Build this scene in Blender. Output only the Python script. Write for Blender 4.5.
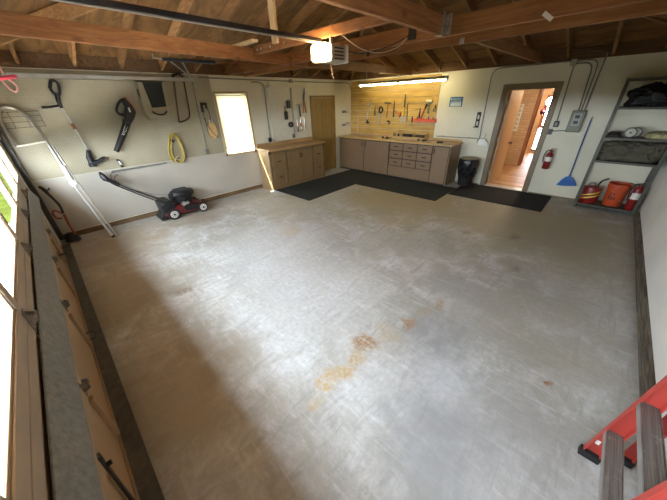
import bpy, bmesh, math, random
from mathutils import Vector, Matrix, noise
for o in list(bpy.data.objects): bpy.data.objects.remove(o, do_unlink=True)
SC = bpy.context.scene; COL = SC.collection
PI = math.pi
random.seed(7)

# ---------------------------------------------------------------- camera
W, D, A0 = 6.98, 7.0, -0.60            # right wall x, back wall y, garage door wall y
def make_camera():
    yaw, pit, rol = (math.radians(a) for a in (44.597, -29.349, -1.804))
    f = Vector((-math.sin(yaw)*math.cos(pit), math.cos(yaw)*math.cos(pit), math.sin(pit)))
    r = Vector((math.cos(yaw), math.sin(yaw), 0)); u = r.cross(f)
    r2 = r*math.cos(rol)+u*math.sin(rol); u2 = -r*math.sin(rol)+u*math.cos(rol)
    cd = bpy.data.cameras.new('camera'); c = bpy.data.objects.new('camera', cd); COL.objects.link(c)
    m = Matrix((r2, u2, -f)).transposed().to_4x4(); m.translation = (6.166, -0.251, 1.936)
    c.matrix_world = m; cd.sensor_width = 36; cd.sensor_fit = 'HORIZONTAL'; cd.lens = 265.453/667*36
    cd.clip_start = 0.01; cd.clip_end = 200
    SC.camera = c
make_camera()
# ---------------------------------------------------------------- sky, sun, exposure
SKY = 46.0; SUN = 100.0
SC.view_settings.view_transform = 'Standard'; SC.view_settings.look = 'None'
SC.view_settings.exposure = 0.0; SC.view_settings.gamma = 1.0; SC.view_settings.use_curve_mapping = False
w = bpy.data.worlds.new('sky'); SC.world = w; w.use_nodes = True
w.node_tree.nodes['Background'].inputs[0].default_value = (.84, .92, 1.0, 1)
w.node_tree.nodes['Background'].inputs[1].default_value = SKY
sl = bpy.data.lights.new('sun', 'SUN'); sl.energy = SUN; sl.angle = math.radians(1.0); sl.color = (1, .93, .80)
so = bpy.data.objects.new('sun', sl); COL.objects.link(so)
so.rotation_euler = Vector((0.46, 0.48, -0.93)).to_track_quat('-Z', 'Y').to_euler()
def portal(name, loc, rot, sx, sy):
    l = bpy.data.lights.new(name, 'AREA'); l.shape = 'RECTANGLE'; l.size = sx; l.size_y = sy
    l.cycles.is_portal = True
    o = bpy.data.objects.new(name, l); COL.objects.link(o); o.location = loc; o.rotation_euler = rot
portal('garage_window_portal', (3.4, -0.66, 1.35), (-PI/2, 0, PI), 6.3, .42)
portal('side_window_portal', (-0.2, 3.0, 1.53), (PI/2, 0, -PI/2), .8, 1.25)

# ---------------------------------------------------------------- materials
def new_mat(name):
    m = bpy.data.materials.new(name); m.use_nodes = True
    nt = m.node_tree; return m, nt, nt.nodes['Principled BSDF']
def N(nt, typ, **kw):
    n = nt.nodes.new(typ)
    for k, v in kw.items():
        if k.startswith('i_'):
            key = k[2:]; n.inputs[int(key) if key.isdigit() else key].default_value = v
        else: setattr(n, k, v)
    return n
def lk(nt, a, b): nt.links.new(a, b)
def rgb(c): return (c[0], c[1], c[2], 1)
def mixc(nt, fac, a, b, blend='MIX'):
    n = nt.nodes.new('ShaderNodeMix'); n.data_type = 'RGBA'; n.blend_type = blend
    for s, v in ((n.inputs[0], fac), (n.inputs[6], a), (n.inputs[7], b)):
        if isinstance(v, bpy.types.NodeSocket): lk(nt, v, s)
        elif isinstance(v, (int, float)): s.default_value = v
        else: s.default_value = rgb(v)
    return n.outputs[2]
def maprange(nt, v, a, b, c=0., d=1.):
    n = N(nt, 'ShaderNodeMapRange', interpolation_type='SMOOTHSTEP'); lk(nt, v, n.inputs[0])
    for i, x in enumerate((a, b, c, d)): n.inputs[i+1].default_value = x
    return n.outputs[0]
def coords(nt, scale=(1, 1, 1), pos=False, loc=(0, 0, 0)):
    if pos: src = N(nt, 'ShaderNodeNewGeometry').outputs['Position']
    else: src = N(nt, 'ShaderNodeTexCoord').outputs['Object']
    mp = N(nt, 'ShaderNodeMapping'); mp.inputs['Scale'].default_value = scale; mp.inputs['Location'].default_value = loc
    lk(nt, src, mp.inputs[0]); return mp.outputs[0]
def nz(nt, vec, scale, detail=5, rough=.6, dist=0.):
    n = N(nt, 'ShaderNodeTexNoise'); n.inputs['Scale'].default_value = scale; n.inputs['Detail'].default_value = detail
    n.inputs['Roughness'].default_value = rough; n.inputs['Distortion'].default_value = dist
    lk(nt, vec, n.inputs['Vector']); return n.outputs[0]
def bump(nt, bs, h, strength=.2, dist=.01):
    b = N(nt, 'ShaderNodeBump'); b.inputs['Strength'].default_value = strength; b.inputs['Distance'].default_value = dist
    lk(nt, h, b.inputs['Height']); lk(nt, b.outputs[0], bs.inputs['Normal'])
CACHE = {}
def M(name, c=(.5, .5, .5), rough=.5, metal=0., var=.12, scale=9., stretch=(1, 1, 1), bmp=0., coat=0.):
    """a plain procedural surface: colour with a little noise in tone and gloss"""
    if name in CACHE: return CACHE[name]
    m, nt, bs = new_mat(name)
    v = coords(nt, stretch); h = nz(nt, v, scale)
    f = maprange(nt, h, .3, .7)
    lk(nt, mixc(nt, f, [x*(1-var) for x in c], [min(1, x*(1+var)) for x in c]), bs.inputs['Base Color'])
    lk(nt, maprange(nt, h, .2, .8, max(.02, rough-.06), min(1, rough+.06)), bs.inputs['Roughness'])
    bs.inputs['Metallic'].default_value = metal; bs.inputs['Coat Weight'].default_value = coat
    if bmp: bump(nt, bs, h, bmp)
    CACHE[name] = m; return m
def wood(name, c1, c2, axis='x', rough=.65, scale=3., knots=False, rand=.0):
    if name in CACHE: return CACHE[name]
    m, nt, bs = new_mat(name)
    st = {'x': (.6, 9, 9), 'y': (9, .6, 9), 'z': (9, 9, .6)}[axis]
    v = coords(nt, st, pos=True); h = nz(nt, v, scale, 6, .65, 1.2)
    col = mixc(nt, maprange(nt, h, .3, .7), c1, c2)
    v2 = coords(nt, pos=True); big = nz(nt, v2, 2.2, 3)
    col = mixc(nt, maprange(nt, big, .35, .65, 0, .35), col, [x*.6 for x in c1])
    if knots:
        vo = N(nt, 'ShaderNodeTexVoronoi'); vo.inputs['Scale'].default_value = 1.0
        lk(nt, coords(nt, {'x': (2, 4.5, 4.5), 'y': (4.5, 2, 4.5), 'z': (4.5, 4.5, 2)}[axis], pos=True), vo.inputs[0])
        col = mixc(nt, maprange(nt, vo.outputs[0], .05, .16, .75, 0.), col, [x*.35 for x in c1])
    if rand:
        oi = N(nt, 'ShaderNodeObjectInfo')
        col = mixc(nt, maprange(nt, oi.outputs['Random'], 0, 1, 0, rand), col, [x*.45 for x in c1])
    lk(nt, col, bs.inputs['Base Color']); bs.inputs['Roughness'].default_value = rough
    bump(nt, bs, h, .15); CACHE[name] = m; return m
def emit(name, c, s):
    if name in CACHE: return CACHE[name]
    m, nt, bs = new_mat(name); bs.inputs['Base Color'].default_value = rgb(c)
    bs.inputs['Emission Color'].default_value = rgb(c); bs.inputs['Emission Strength'].default_value = s
    CACHE[name] = m; return m
def thin_glass(name, tint=(.96, .98, 1.)):
    if name in CACHE: return CACHE[name]
    m, nt, bs = new_mat(name)
    tr = N(nt, 'ShaderNodeBsdfTransparent'); tr.inputs[0].default_value = rgb(tint)
    gl = N(nt, 'ShaderNodeBsdfGlossy'); gl.inputs['Roughness'].default_value = .03
    mx = N(nt, 'ShaderNodeMixShader'); mx.inputs[0].default_value = .04; lk(nt, tr.outputs[0], mx.inputs[1]); lk(nt, gl.outputs[0], mx.inputs[2])
    lk(nt, mx.outputs[0], nt.nodes['Material Output'].inputs[0]); CACHE[name] = m; return m
def cloth_shade(name, c):
    if name in CACHE: return CACHE[name]
    m, nt, bs = new_mat(name)
    df = N(nt, 'ShaderNodeBsdfDiffuse'); df.inputs[0].default_value = rgb(c)
    tl = N(nt, 'ShaderNodeBsdfTranslucent')
    v = coords(nt, (1, 30, 30)); lk(nt, mixc(nt, maprange(nt, nz(nt, v, 6), .3, .7), [x*.95 for x in c], c), tl.inputs[0])
    mx = N(nt, 'ShaderNodeMixShader'); mx.inputs[0].default_value = .6
    lk(nt, df.outputs[0], mx.inputs[1]); lk(nt, tl.outputs[0], mx.inputs[2])
    lk(nt, mx.outputs[0], nt.nodes['Material Output'].inputs[0]); CACHE[name] = m; return m

def floor_material():
    m, nt, bs = new_mat('stained_concrete')
    P = coords(nt, pos=True)
    big = nz(nt, P, .75, 4, .55); mid = nz(nt, P, 2.6, 8, .68, .6); fine = nz(nt, P, 22, 8, .7)
    streak = nz(nt, coords(nt, (7, 1.3, 1), pos=True), 2.2, 6, .6, .8)
    vr = N(nt, 'ShaderNodeMapping'); vr.inputs['Rotation'].default_value = (0, 0, .9); vr.inputs['Scale'].default_value = (1.2, 9, 1)
    lk(nt, P, vr.inputs[0]); sweep = nz(nt, vr.outputs[0], 2.5, 5, .6, .6)
    col = mixc(nt, maprange(nt, big, .35, .65), (.35, .325, .265), (.53, .51, .465))
    col = mixc(nt, maprange(nt, mid, .38, .70), col, (.62, .62, .60))
    col = mixc(nt, maprange(nt, streak, .48, .70, 0, .75), col, (.36, .34, .30))
    col = mixc(nt, maprange(nt, sweep, .52, .75, 0, .6), col, (.74, .74, .74))
    # brown dirt ground in towards walls and benches; painted shade by the garage door
    sep = N(nt, 'ShaderNodeSeparateXYZ'); lk(nt, P, sep.inputs[0])
    wn = N(nt, 'ShaderNodeTexNoise'); wn.inputs['Scale'].default_value = 2.6; wn.inputs['Detail'].default_value = 6; lk(nt, P, wn.inputs['Vector'])
    ws = N(nt, 'ShaderNodeVectorMath', operation='MULTIPLY_ADD'); lk(nt, wn.outputs['Color'], ws.inputs[0]); ws.inputs[1].default_value = (.5, .5, 0); ws.inputs[2].default_value = (-.25, -.25, 0)
    wa = N(nt, 'ShaderNodeVectorMath', operation='ADD'); lk(nt, P, wa.inputs[0]); lk(nt, ws.outputs[0], wa.inputs[1]); PW = wa.outputs[0]
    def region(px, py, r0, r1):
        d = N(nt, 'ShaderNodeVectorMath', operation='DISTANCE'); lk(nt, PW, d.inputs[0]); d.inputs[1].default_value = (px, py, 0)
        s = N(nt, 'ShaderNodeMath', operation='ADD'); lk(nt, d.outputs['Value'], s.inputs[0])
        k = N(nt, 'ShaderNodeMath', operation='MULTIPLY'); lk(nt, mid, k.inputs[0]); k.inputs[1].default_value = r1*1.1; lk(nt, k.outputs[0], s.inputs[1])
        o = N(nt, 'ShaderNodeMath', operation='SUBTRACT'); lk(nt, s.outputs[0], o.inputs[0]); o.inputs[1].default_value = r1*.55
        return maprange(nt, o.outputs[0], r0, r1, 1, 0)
    def scaled(s, f):
        k = N(nt, 'ShaderNodeMath', operation='MULTIPLY'); lk(nt, s, k.inputs[0]); k.inputs[1].default_value = f; return k.outputs[0]
    for px, py, r0, r1, f, c in (
        (3.3, 5.0, .6, 2.1, .95, (.42, .33, .18)), (5.6, 5.2, .6, 2.0, .95, (.39, .32, .19)), (6.5, 4.4, .2, 1.5, .7, (.32, .275, .19)), (1.5, 3.0, .2, 1.5, .45, (.50, .41, .25)),
        (.6, 1.4, .2, 1.1, .7, (.30, .22, .13)), (1.0, 0., .2, 1.3, .7, (.33, .24, .13)), (2.6, -.3, .3, 1.1, .7, (.33, .25, .14)), (4.4, -.35, .3, 1.0, .7, (.33, .25, .15)),  # the three beside the garage door carry both dirt and its shade
        (6.5, 2.9, .3, 1.4, .5, (.34, .32, .27)), (5.9, 1.4, .1, .9, .35, (.34, .35, .36)), (6.2, .8, .2, 1.0, .4, (.36, .36, .36)),
        (3.1, 1.6, .3, 1.3, .45, (.66, .67, .68)), (4.3, 1.3, .2, 1.1, .45, (.66, .67, .68)), (5.35, .75, .05, .4, .35, (.66, .66, .66)), (5.65, 1.75, .1, .55, .6, (.27, .27, .28)), (5.55, 2.4, .1, .5, .4, (.30, .29, .27)), (5.95, .75, .1, .5, .5, (.29, .29, .30)), (5.85, 1.25, .03, .28, .5, (.64, .65, .67)), (6.2, 2.2, .2, .9, .4, (.46, .43, .34)),
        (4.4, 3.1, .1, .75, .5, (.34, .31, .27)), (4.9, 3.7, .05, .5, .5, (.32, .28, .23)), (3.4, 3.9, .05, .5, .4, (.32, .29, .24)), (5.3, 2.6, .05, .6, .45, (.33, .31, .28))):
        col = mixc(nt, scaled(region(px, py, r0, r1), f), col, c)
    # rust and a yellow run
    for px, py, r, f, c in ((5.18, 1.08, .17, .95, (.36, .18, .05)), (5.22, .90, .13, .8, (.50, .33, .12)), (5.33, 1.64, .13, .85, (.36, .19, .06)), (5.22, 1.36, .15, .45, (.50, .36, .18)), (5.38, 1.85, .10, .5, (.46, .33, .15)),
        (5.45, 2.05, .11, .8, (.42, .27, .10)), (5.19, .74, .12, .8, (.54, .35, .11)), (5.20, .60, .10, .85, (.54, .35, .11)), (5.26, .46, .08, .7, (.56, .38, .13)),
        (6.48, 1.72, .07, .95, (.33, .15, .05)), (2.75, 2.2, .25, .4, (.55, .40, .15)), (4.2, 3.6, .14, .6, (.26, .17, .10)), (3.1, .3, .16, .7, (.22, .14, .08)), (5.6, 4.4, .13, .7, (.18, .12, .08)), (5.0, 4.1, .12, .6, (.22, .16, .10)), (5.8, 3.4, .08, .7, (.18, .12, .08))):
        g = region(px, py, r*.25, r)
        sp = maprange(nt, nz(nt, P, 34, 6, .7), .40, .56)
        k = N(nt, 'ShaderNodeMath', operation='MULTIPLY'); lk(nt, g, k.inputs[0]); lk(nt, sp, k.inputs[1])
        g2 = N(nt, 'ShaderNodeMath', operation='MULTIPLY_ADD'); lk(nt, g, g2.inputs[0]); g2.inputs[1].default_value = .45; lk(nt, k.outputs[0], g2.inputs[2])
        col = mixc(nt, scaled(g2.outputs[0], f*.75), col, c)
    # oil drips and scattered grit
    drip = nz(nt, coords(nt, (1, 1.2, 1), pos=True, loc=(3.3, 1.1, 0)), 6.5, 6, .62)
    col = mixc(nt, maprange(nt, drip, .67, .76, 0, .5), col, (.16, .145, .12))
    grit = nz(nt, P, 70, 3, .6); col = mixc(nt, maprange(nt, grit, .68, .75, 0, .6), col, (.20, .18, .15))
    col = mixc(nt, maprange(nt, fine, .35, .7, 0, .42), col, (.30, .29, .27))
    lk(nt, col, bs.inputs['Base Color'])
    lk(nt, maprange(nt, mid, .3, .7, .48, .72), bs.inputs['Roughness'])
    bump(nt, bs, mid, .12, .01)
    return m
def paint_wall(name, c):
    m, nt, bs = new_mat(name); P = coords(nt, pos=True)
    a = nz(nt, P, 1.3, 4); b = nz(nt, P, 60, 4)
    col = mixc(nt, maprange(nt, a, .35, .7), c, [x*.90 for x in c])
    sm = nz(nt, coords(nt, (1, 1, 3), pos=True), 5, 6, .7)
    col = mixc(nt, maprange(nt, sm, .63, .75, 0, .4), col, [c[0]*.72, c[1]*.68, c[2]*.6])
    lk(nt, col, bs.inputs['Base Color']); bs.inputs['Roughness'].default_value = .6; bump(nt, bs, b, .08, .003); return m
def pegboard_material():
    m, nt, bs = new_mat('painted_pegboard'); P = coords(nt, pos=True)
    fr = N(nt, 'ShaderNodeVectorMath', operation='FRACTION')
    sc = N(nt, 'ShaderNodeVectorMath', operation='SCALE'); sc.inputs[3].default_value = 1/.0254; lk(nt, P, sc.inputs[0]); lk(nt, sc.outputs[0], fr.inputs[0])
    sx = N(nt, 'ShaderNodeSeparateXYZ'); lk(nt, fr.outputs[0], sx.inputs[0])
    cb = N(nt, 'ShaderNodeCombineXYZ'); lk(nt, sx.outputs[1], cb.inputs[0]); lk(nt, sx.outputs[2], cb.inputs[1])
    d = N(nt, 'ShaderNodeVectorMath', operation='DISTANCE'); lk(nt, cb.outputs[0], d.inputs[0]); d.inputs[1].default_value = (.5, .5, 0)
    hole = maprange(nt, d.outputs['Value'], .11, .17, .85, 0)
    a = nz(nt, P, 1.2, 4)
    col = mixc(nt, maprange(nt, a, .35, .7), (.42, .37, .25), (.35, .305, .20))
    col = mixc(nt, hole, col, (.07, .055, .035))
    lk(nt, col, bs.inputs['Base Color']); bs.inputs['Roughness'].default_value = .55; return m
def plywood_material():
    m, nt, bs = new_mat('plywood_roof_deck'); P = coords(nt, pos=True)
    h = nz(nt, coords(nt, (.8, 3.5, 3.5), pos=True), 1.1, 5, .55, 2.6); g = nz(nt, P, 1.4, 4)
    col = mixc(nt, maprange(nt, h, .3, .7), (.13, .062, .015), (.27, .135, .038))
    col = mixc(nt, maprange(nt, g, .35, .7, 0, .5), col, (.12, .055, .015))
    kn = nz(nt, coords(nt, (2.2, 3.5, 3.5), pos=True), 2.0, 2, .4); col = mixc(nt, maprange(nt, kn, .68, .73, 0, .75), col, (.05, .02, .008))
    lk(nt, col, bs.inputs['Base Color']); bs.inputs['Roughness'].default_value = .75; return m
def carpet(name, c):
    m, nt, bs = new_mat(name); P = coords(nt, pos=True); h = nz(nt, P, 120, 3)
    col = mixc(nt, maprange(nt, nz(nt, P, 1.5, 5), .35, .7), c, [x*1.5 for x in c])
    lk(nt, mixc(nt, maprange(nt, h, .3, .7), col, [x*.6 for x in c]), bs.inputs['Base Color'])
    bs.inputs['Roughness'].default_value = .95; bump(nt, bs, h, .4, .004); return m
def plank_floor():
    m, nt, bs = new_mat('glossy_plank_floor'); P = coords(nt, (1, 1, 1), pos=True)
    br = N(nt, 'ShaderNodeTexBrick'); br.inputs['Scale'].default_value = 1; br.inputs['Mortar Size'].default_value = .004
    br.inputs['Brick Width'].default_value = 1.1; br.inputs['Row Height'].default_value = .09
    br.inputs['Color1'].default_value = (.62, .38, .19, 1); br.inputs['Color2'].default_value = (.30, .13, .05, 1); br.inputs['Mortar'].default_value = (.15, .06, .02, 1)
    lk(nt, P, br.inputs[0])
    g = nz(nt, coords(nt, (1, 14, 1), pos=True), 4, 5)
    lk(nt, mixc(nt, maprange(nt, g, .3, .7, 0, .35), br.outputs[0], (.66, .42, .22)), bs.inputs['Base Color']); bs.inputs['Roughness'].default_value = .42; return m
def brick_wall():
    m, nt, bs = new_mat('pale_brick'); P = N(nt, 'ShaderNodeNewGeometry').outputs['Position']
    sx = N(nt, 'ShaderNodeSeparateXYZ'); lk(nt, P, sx.inputs[0])
    ad = N(nt, 'ShaderNodeMath', operation='ADD'); lk(nt, sx.outputs[0], ad.inputs[0]); lk(nt, sx.outputs[1], ad.inputs[1])
    cb = N(nt, 'ShaderNodeCombineXYZ'); lk(nt, ad.outputs[0], cb.inputs[0]); lk(nt, sx.outputs[2], cb.inputs[1])
    br = N(nt, 'ShaderNodeTexBrick'); br.inputs['Scale'].default_value = 1; br.inputs['Mortar Size'].default_value = .006
    br.inputs['Brick Width'].default_value = .22; br.inputs['Row Height'].default_value = .072
    br.inputs['Color1'].default_value = (.72, .50, .28, 1); br.inputs['Color2'].default_value = (.62, .40, .22, 1); br.inputs['Mortar'].default_value = (.52, .34, .19, 1)
    lk(nt, cb.outputs[0], br.inputs[0]); lk(nt, br.outputs[0], bs.inputs['Base Color']); bs.inputs['Roughness'].default_value = .6
    bump(nt, bs, br.outputs[1], .3, -.004); return m

# ---------------------------------------------------------------- mesh helpers
def B(): return bmesh.new()
def box(bm, x0, x1, y0, y1, z0, z1, mtx=None):
    vs = [bm.verts.new((x, y, z)) for x in (x0, x1) for y in (y0, y1) for z in (z0, z1)]
    for f in ((0, 1, 3, 2), (4, 6, 7, 5), (0, 4, 5, 1), (2, 3, 7, 6), (0, 2, 6, 4), (1, 5, 7, 3)): bm.faces.new([vs[i] for i in f])
    if mtx is not None:
        for v in vs: v.co = mtx @ v.co
    return bm
def frame_of(t):
    t = t.normalized(); a = Vector((0, 0, 1)) if abs(t.z) < .9 else Vector((1, 0, 0))
    u = t.cross(a).normalized(); return u, t.cross(u).normalized()
def tube(bm, pts, r, n=8, closed=False, flat=1.0):
    pts = [Vector(p) for p in pts]; L = len(pts); rs = r if isinstance(r, (list, tuple)) else [r]*L
    rings = []; u = v = None
    for i, p in enumerate(pts):
        if closed: t = pts[(i+1) % L]-pts[i-1]
        else: t = (pts[min(i+1, L-1)]-pts[max(i-1, 0)])
        t.normalize()
        if u is None: u, v = frame_of(t)
        else:
            u = (u-t*u.dot(t)).normalized(); v = t.cross(u)
        rings.append([bm.verts.new(p+(u*math.cos(2*PI*k/n)+v*math.sin(2*PI*k/n)*flat)*rs[i]) for k in range(n)])
    for i in range(L if closed else L-1):
        a, b = rings[i], rings[(i+1) % L]
        for k in range(n): bm.faces.new((a[k], a[(k+1) % n], b[(k+1) % n], b[k]))
    if not closed:
        bm.faces.new(rings[0][::-1]); bm.faces.new(rings[-1])
    return bm
def cyl(bm, p0, p1, r0, r1=None, n=16): return tube(bm, [p0, p1], [r0, r0 if r1 is None else r1], n)
def smooth_path(pts, k=4):
    """Catmull-Rom through the points"""
    P = [Vector(p) for p in pts]; out = []
    for i in range(len(P)-1):
        a, b, c, d = P[max(i-1, 0)], P[i], P[i+1], P[min(i+2, len(P)-1)]
        for j in range(k):
            t = j/k; out.append(.5*((2*b)+(c-a)*t+(2*a-5*b+4*c-d)*t*t+(3*b-a-3*c+d)*t**3))
    out.append(P[-1]); return out
def lathe(bm, prof, c, n=24, axis='z'):
    c = Vector(c); rings = []
    for r, h in prof:
        ring = []
        for k in range(n):
            a = 2*PI*k/n; x, y = r*math.cos(a), r*math.sin(a)
            q = {'z': (x, y, h), 'x': (h, x, y), 'y': (x, h, y)}[axis]
            ring.append(bm.verts.new(c+Vector(q)))
        rings.append(ring)
    for a, b in zip(rings, rings[1:]):
        for k in range(n): bm.faces.new((a[k], a[(k+1) % n], b[(k+1) % n], b[k]))
    ring_ = prof[0] == prof[-1]
    if prof[0][0] > 1e-5 and not ring_: bm.faces.new(rings[0][::-1])
    if prof[-1][0] > 1e-5 and not ring_: bm.faces.new(rings[-1])
    bmesh.ops.remove_doubles(bm, verts=bm.verts, dist=1e-6); return bm
def prism(bm, pts, axis, a, b):
    def P(p, h): return {'x': (h, p[0], p[1]), 'y': (p[0], h, p[1]), 'z': (p[0], p[1], h)}[axis]
    v0 = [bm.verts.new(P(p, a)) for p in pts]; v1 = [bm.verts.new(P(p, b)) for p in pts]
    bm.faces.new(v0[::-1]); bm.faces.new(v1); n = len(pts)
    for i in range(n): bm.faces.new((v0[i], v0[(i+1) % n], v1[(i+1) % n], v1[i]))
    return bm
def beam(bm, p0, p1, wd, ht, up=(0, 0, 1)):
    """straight lumber: p0, p1 lie on the middle of its underside"""
    p0, p1 = Vector(p0), Vector(p1); t = (p1-p0).normalized(); s = t.cross(Vector(up)).normalized()*wd/2; h = s.cross(t).normalized()*ht
    if h.dot(Vector(up)) < 0: h = -h
    a = [bm.verts.new(p0+q) for q in (-s, s, s+h, -s+h)]; b = [bm.verts.new(p1+q) for q in (-s, s, s+h, -s+h)]
    bm.faces.new(a[::-1]); bm.faces.new(b)
    for i in range(4): bm.faces.new((a[i], a[(i+1) % 4], b[(i+1) % 4], b[i]))
    return bm
def blob(bm, c, s, seed=0, amp=.2, freq=3., boxy=1., floor=None, nu=40, nv=24):
    """a lumpy crumpled heap: super-ellipsoid pushed in and out by ridged noise"""
    rings = []; sg = lambda x: math.copysign(abs(x)**boxy, x)
    for j in range(1, nv):
        ph = -PI/2+PI*j/nv; ring = []
        for i in range(nu):
            th = 2*PI*i/nu
            d = Vector((sg(math.cos(ph))*sg(math.cos(th)), sg(math.cos(ph))*sg(math.sin(th)), sg(math.sin(ph))))
            q = Vector((d.x*s[0], d.y*s[1], d.z*s[2]))
            k = noise.noise(q*freq+Vector((seed, seed*.7, 0)))+.6*(1-2*abs(noise.noise(q*freq*2+Vector((seed*3, 1, 2)))))-.3
            q = Vector((q.x*(1+amp*k*.7), q.y*(1+amp*k*.7), q.z*(1+amp*k)))+Vector(c)
            if floor is not None: q.z = max(q.z, floor)
            ring.append(bm.verts.new(q))
        rings.append(ring)
    for a, b in zip(rings, rings[1:]):
        for k in range(nu): bm.faces.new((a[k], a[(k+1) % nu], b[(k+1) % nu], b[k]))
    bm.faces.new(rings[0][::-1]); bm.faces.new(rings[-1]); return bm
def obj(name, bm, mat, parent=None, bevel=0., smooth=True, label=None, wpos=True):
    if wpos and parent is not None:
        r = parent
        while r.parent is not None: r = r.parent
        bmesh.ops.translate(bm, verts=bm.verts, vec=-r.location)
    bmesh.ops.recalc_face_normals(bm, faces=bm.faces)
    if smooth:
        for f in bm.faces: f.smooth = True
        for e in bm.edges:
            if len(e.link_faces) == 2 and e.calc_face_angle(0) > .62: e.smooth = False
    me = bpy.data.meshes.new(name); bm.to_mesh(me); bm.free()
    o = bpy.data.objects.new(name, me); COL.objects.link(o)
    if mat: me.materials.append(mat)
    if parent is not None: o.parent = parent
    if bevel:
        b = o.modifiers.new('edge', 'BEVEL'); b.width = bevel; b.segments = 2; b.limit_method = 'ANGLE'; b.angle_limit = .7
    if label: o['label'] = label
    return o
def tag(o, label, cat, group=None, kind=None):
    o['label'] = label; o['category'] = cat
    if group: o['group'] = group
    if kind: o['kind'] = kind
    return o
def thing(name, label, cat, loc=(0, 0, 0), group=None, kind=None):
    o = bpy.data.objects.new(name, None); COL.objects.link(o); o.location = loc; o.empty_display_size = .1
    return tag(o, label, cat, group, kind)
def struct(name, bm, mat, label, cat, group=None, bevel=0., smooth=False):
    return tag(obj(name, bm, mat, None, bevel, smooth), label, cat, group, 'structure')
def text(name, body, size, mat, parent, loc, rot, depth=.002):
    c = bpy.data.curves.new(name, 'FONT'); c.body = body; c.size = size; c.align_x = 'CENTER'; c.align_y = 'CENTER'; c.extrude = depth
    o = bpy.data.objects.new(name, c); COL.objects.link(o); o.data.materials.append(mat); o.parent = parent
    o.location = Vector(loc)-parent.location; o.rotation_euler = rot
    return o
def text_mesh(o):
    """turn the lettering into an ordinary mesh object"""
    dg = bpy.context.evaluated_depsgraph_get(); dg.update()
    me = bpy.data.meshes.new_from_object(o.evaluated_get(dg)); n = bpy.data.objects.new('brand_print', me); COL.objects.link(n)
    n.parent = o.parent; n.location = o.location; n.rotation_euler = o.rotation_euler
    bpy.data.objects.remove(o, do_unlink=True); n.name = 'lettering'; return n

# shared materials
RAFT_X = wood('rafter_lumber_x', (.24, .11, .034), (.44, .235, .085), 'x', rand=.5, knots=True)
RAFT_Y = wood('rafter_lumber_y', (.24, .11, .034), (.44, .235, .085), 'y', rand=.5, knots=True)
FIR_X = wood('red_fir_x', (.24, .092, .028), (.40, .175, .060), 'x', knots=True)
FIR_Y = wood('red_fir_y', (.24, .092, .028), (.40, .175, .060), 'y', knots=True)
PINE_Z = wood('pale_stud', (.60, .42, .22), (.75, .56, .32), 'z', knots=True)
GALV = M('galvanised_steel', (.42, .42, .40), .45, .75, .18, 25)
GREYPIPE = M('grey_conduit', (.24, .235, .195), .45, .35, .1)
BLACK = M('black_plastic', (.009, .009, .009), .48)
RUBBER = M('black_rubber', (.012, .0115, .011), .85)
WHITE = M('white_plastic', (.78, .77, .72), .4, var=.05)
DARKMETAL = M('dark_steel', (.08, .075, .07), .4, .8)
STEEL = M('bright_steel', (.55, .55, .54), .32, .9)
ALU = M('dull_aluminium', (.62, .61, .57), .33, .9, .08)
TAN = M('tan_cabinet_paint', (.235, .15, .068), .5, var=.07, scale=4)
TANRAIL = M('tan_cabinet_rail', (.22, .14, .062), .5, var=.07, scale=4)
BROWNTRIM = M('brown_trim_paint', (.22, .16, .09), .5, var=.1, scale=5)
DOORTAN = M('ochre_door_paint', (.26, .165, .05), .45, var=.06, scale=4)
BRASS = M('worn_brass_pull', (.06, .036, .016), .4, .5)
RED = M('red_enamel', (.23, .011, .009), .35, var=.1)
WALLC = paint_wall('cream_wall_paint', (.76, .72, .56))
WALLW = paint_wall('white_wall_paint', (.84, .82, .77))

# ================================================================ STRUCTURE
b = B(); box(b, -.12, W+.12, A0-.08, D, -.12, 0)
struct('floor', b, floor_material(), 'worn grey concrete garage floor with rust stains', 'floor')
# left wall with a window hole
WY0, WY1, WZ0, WZ1 = 2.66, 3.36, .94, 2.12
OUT = .14; TOP = 2.455
b = B()
box(b, -OUT, 0, A0-OUT, WY0, 0, TOP); box(b, -OUT, 0, WY1, D+OUT, 0, TOP)
box(b, -OUT, 0, WY0, WY1, 0, WZ0); box(b, -OUT, 0, WY0, WY1, WZ1, TOP)
lw = struct('wall_left', b, WALLC, 'cream side wall with pegboard, window and tan door', 'wall')
b = B(); PZ0 = .985
box(b, 0, .008, A0, WY0-.06, PZ0, 2.44); 
obj('pegboard', b, pegboard_material(), lw, smooth=False, label='cream painted pegboard full of rows of holes')
b = B(); box(b, 0, .006, A0+.02, WY0-.06, .10, PZ0-.006)
box(b, 0, .006, WY0-.06, 3.41, .10, WZ0-.05); obj('lower_board', b, paint_wall('dull_white_paint', (.52, .48, .40)), lw, smooth=False, label='plain white board below the pegboard')
# back wall with the house door hole
HX0, HX1, HZ = 4.31, 5.14, 2.045
b = B()
box(b, 0, HX0, D, D+OUT, 0, TOP); box(b, HX1, W+OUT, D, D+OUT, 0, TOP); box(b, HX0, HX1, D, D+OUT, HZ, TOP)
bw = struct('wall_back', b, WALLC, 'cream back wall behind the long workbench and house door', 'wall')
PANEL = wood('yellow_pine_boards', (.44, .27, .06), (.64, .42, .12), 'x', .5, 2.2, knots=True)
b = B(); z = 1.02; hs = [.155, .165, .15, .17, .16, .155, .165, .17, .13]
for h in hs:
    z1 = min(z+h, 2.43); 
    if z1 > z: box(b, 0.0, 2.83, D-.019, D, z, z1-.009)
    z += h
obj('board_panelling', b, PANEL, bw, bevel=.004, label='yellow pine boards behind the hanging tools')
b = B(); box(b, W, W+OUT, A0-OUT, D+OUT, 0, TOP)
struct('wall_right', b, WALLW, 'plain white right hand wall beside the red ladder', 'wall')
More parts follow.
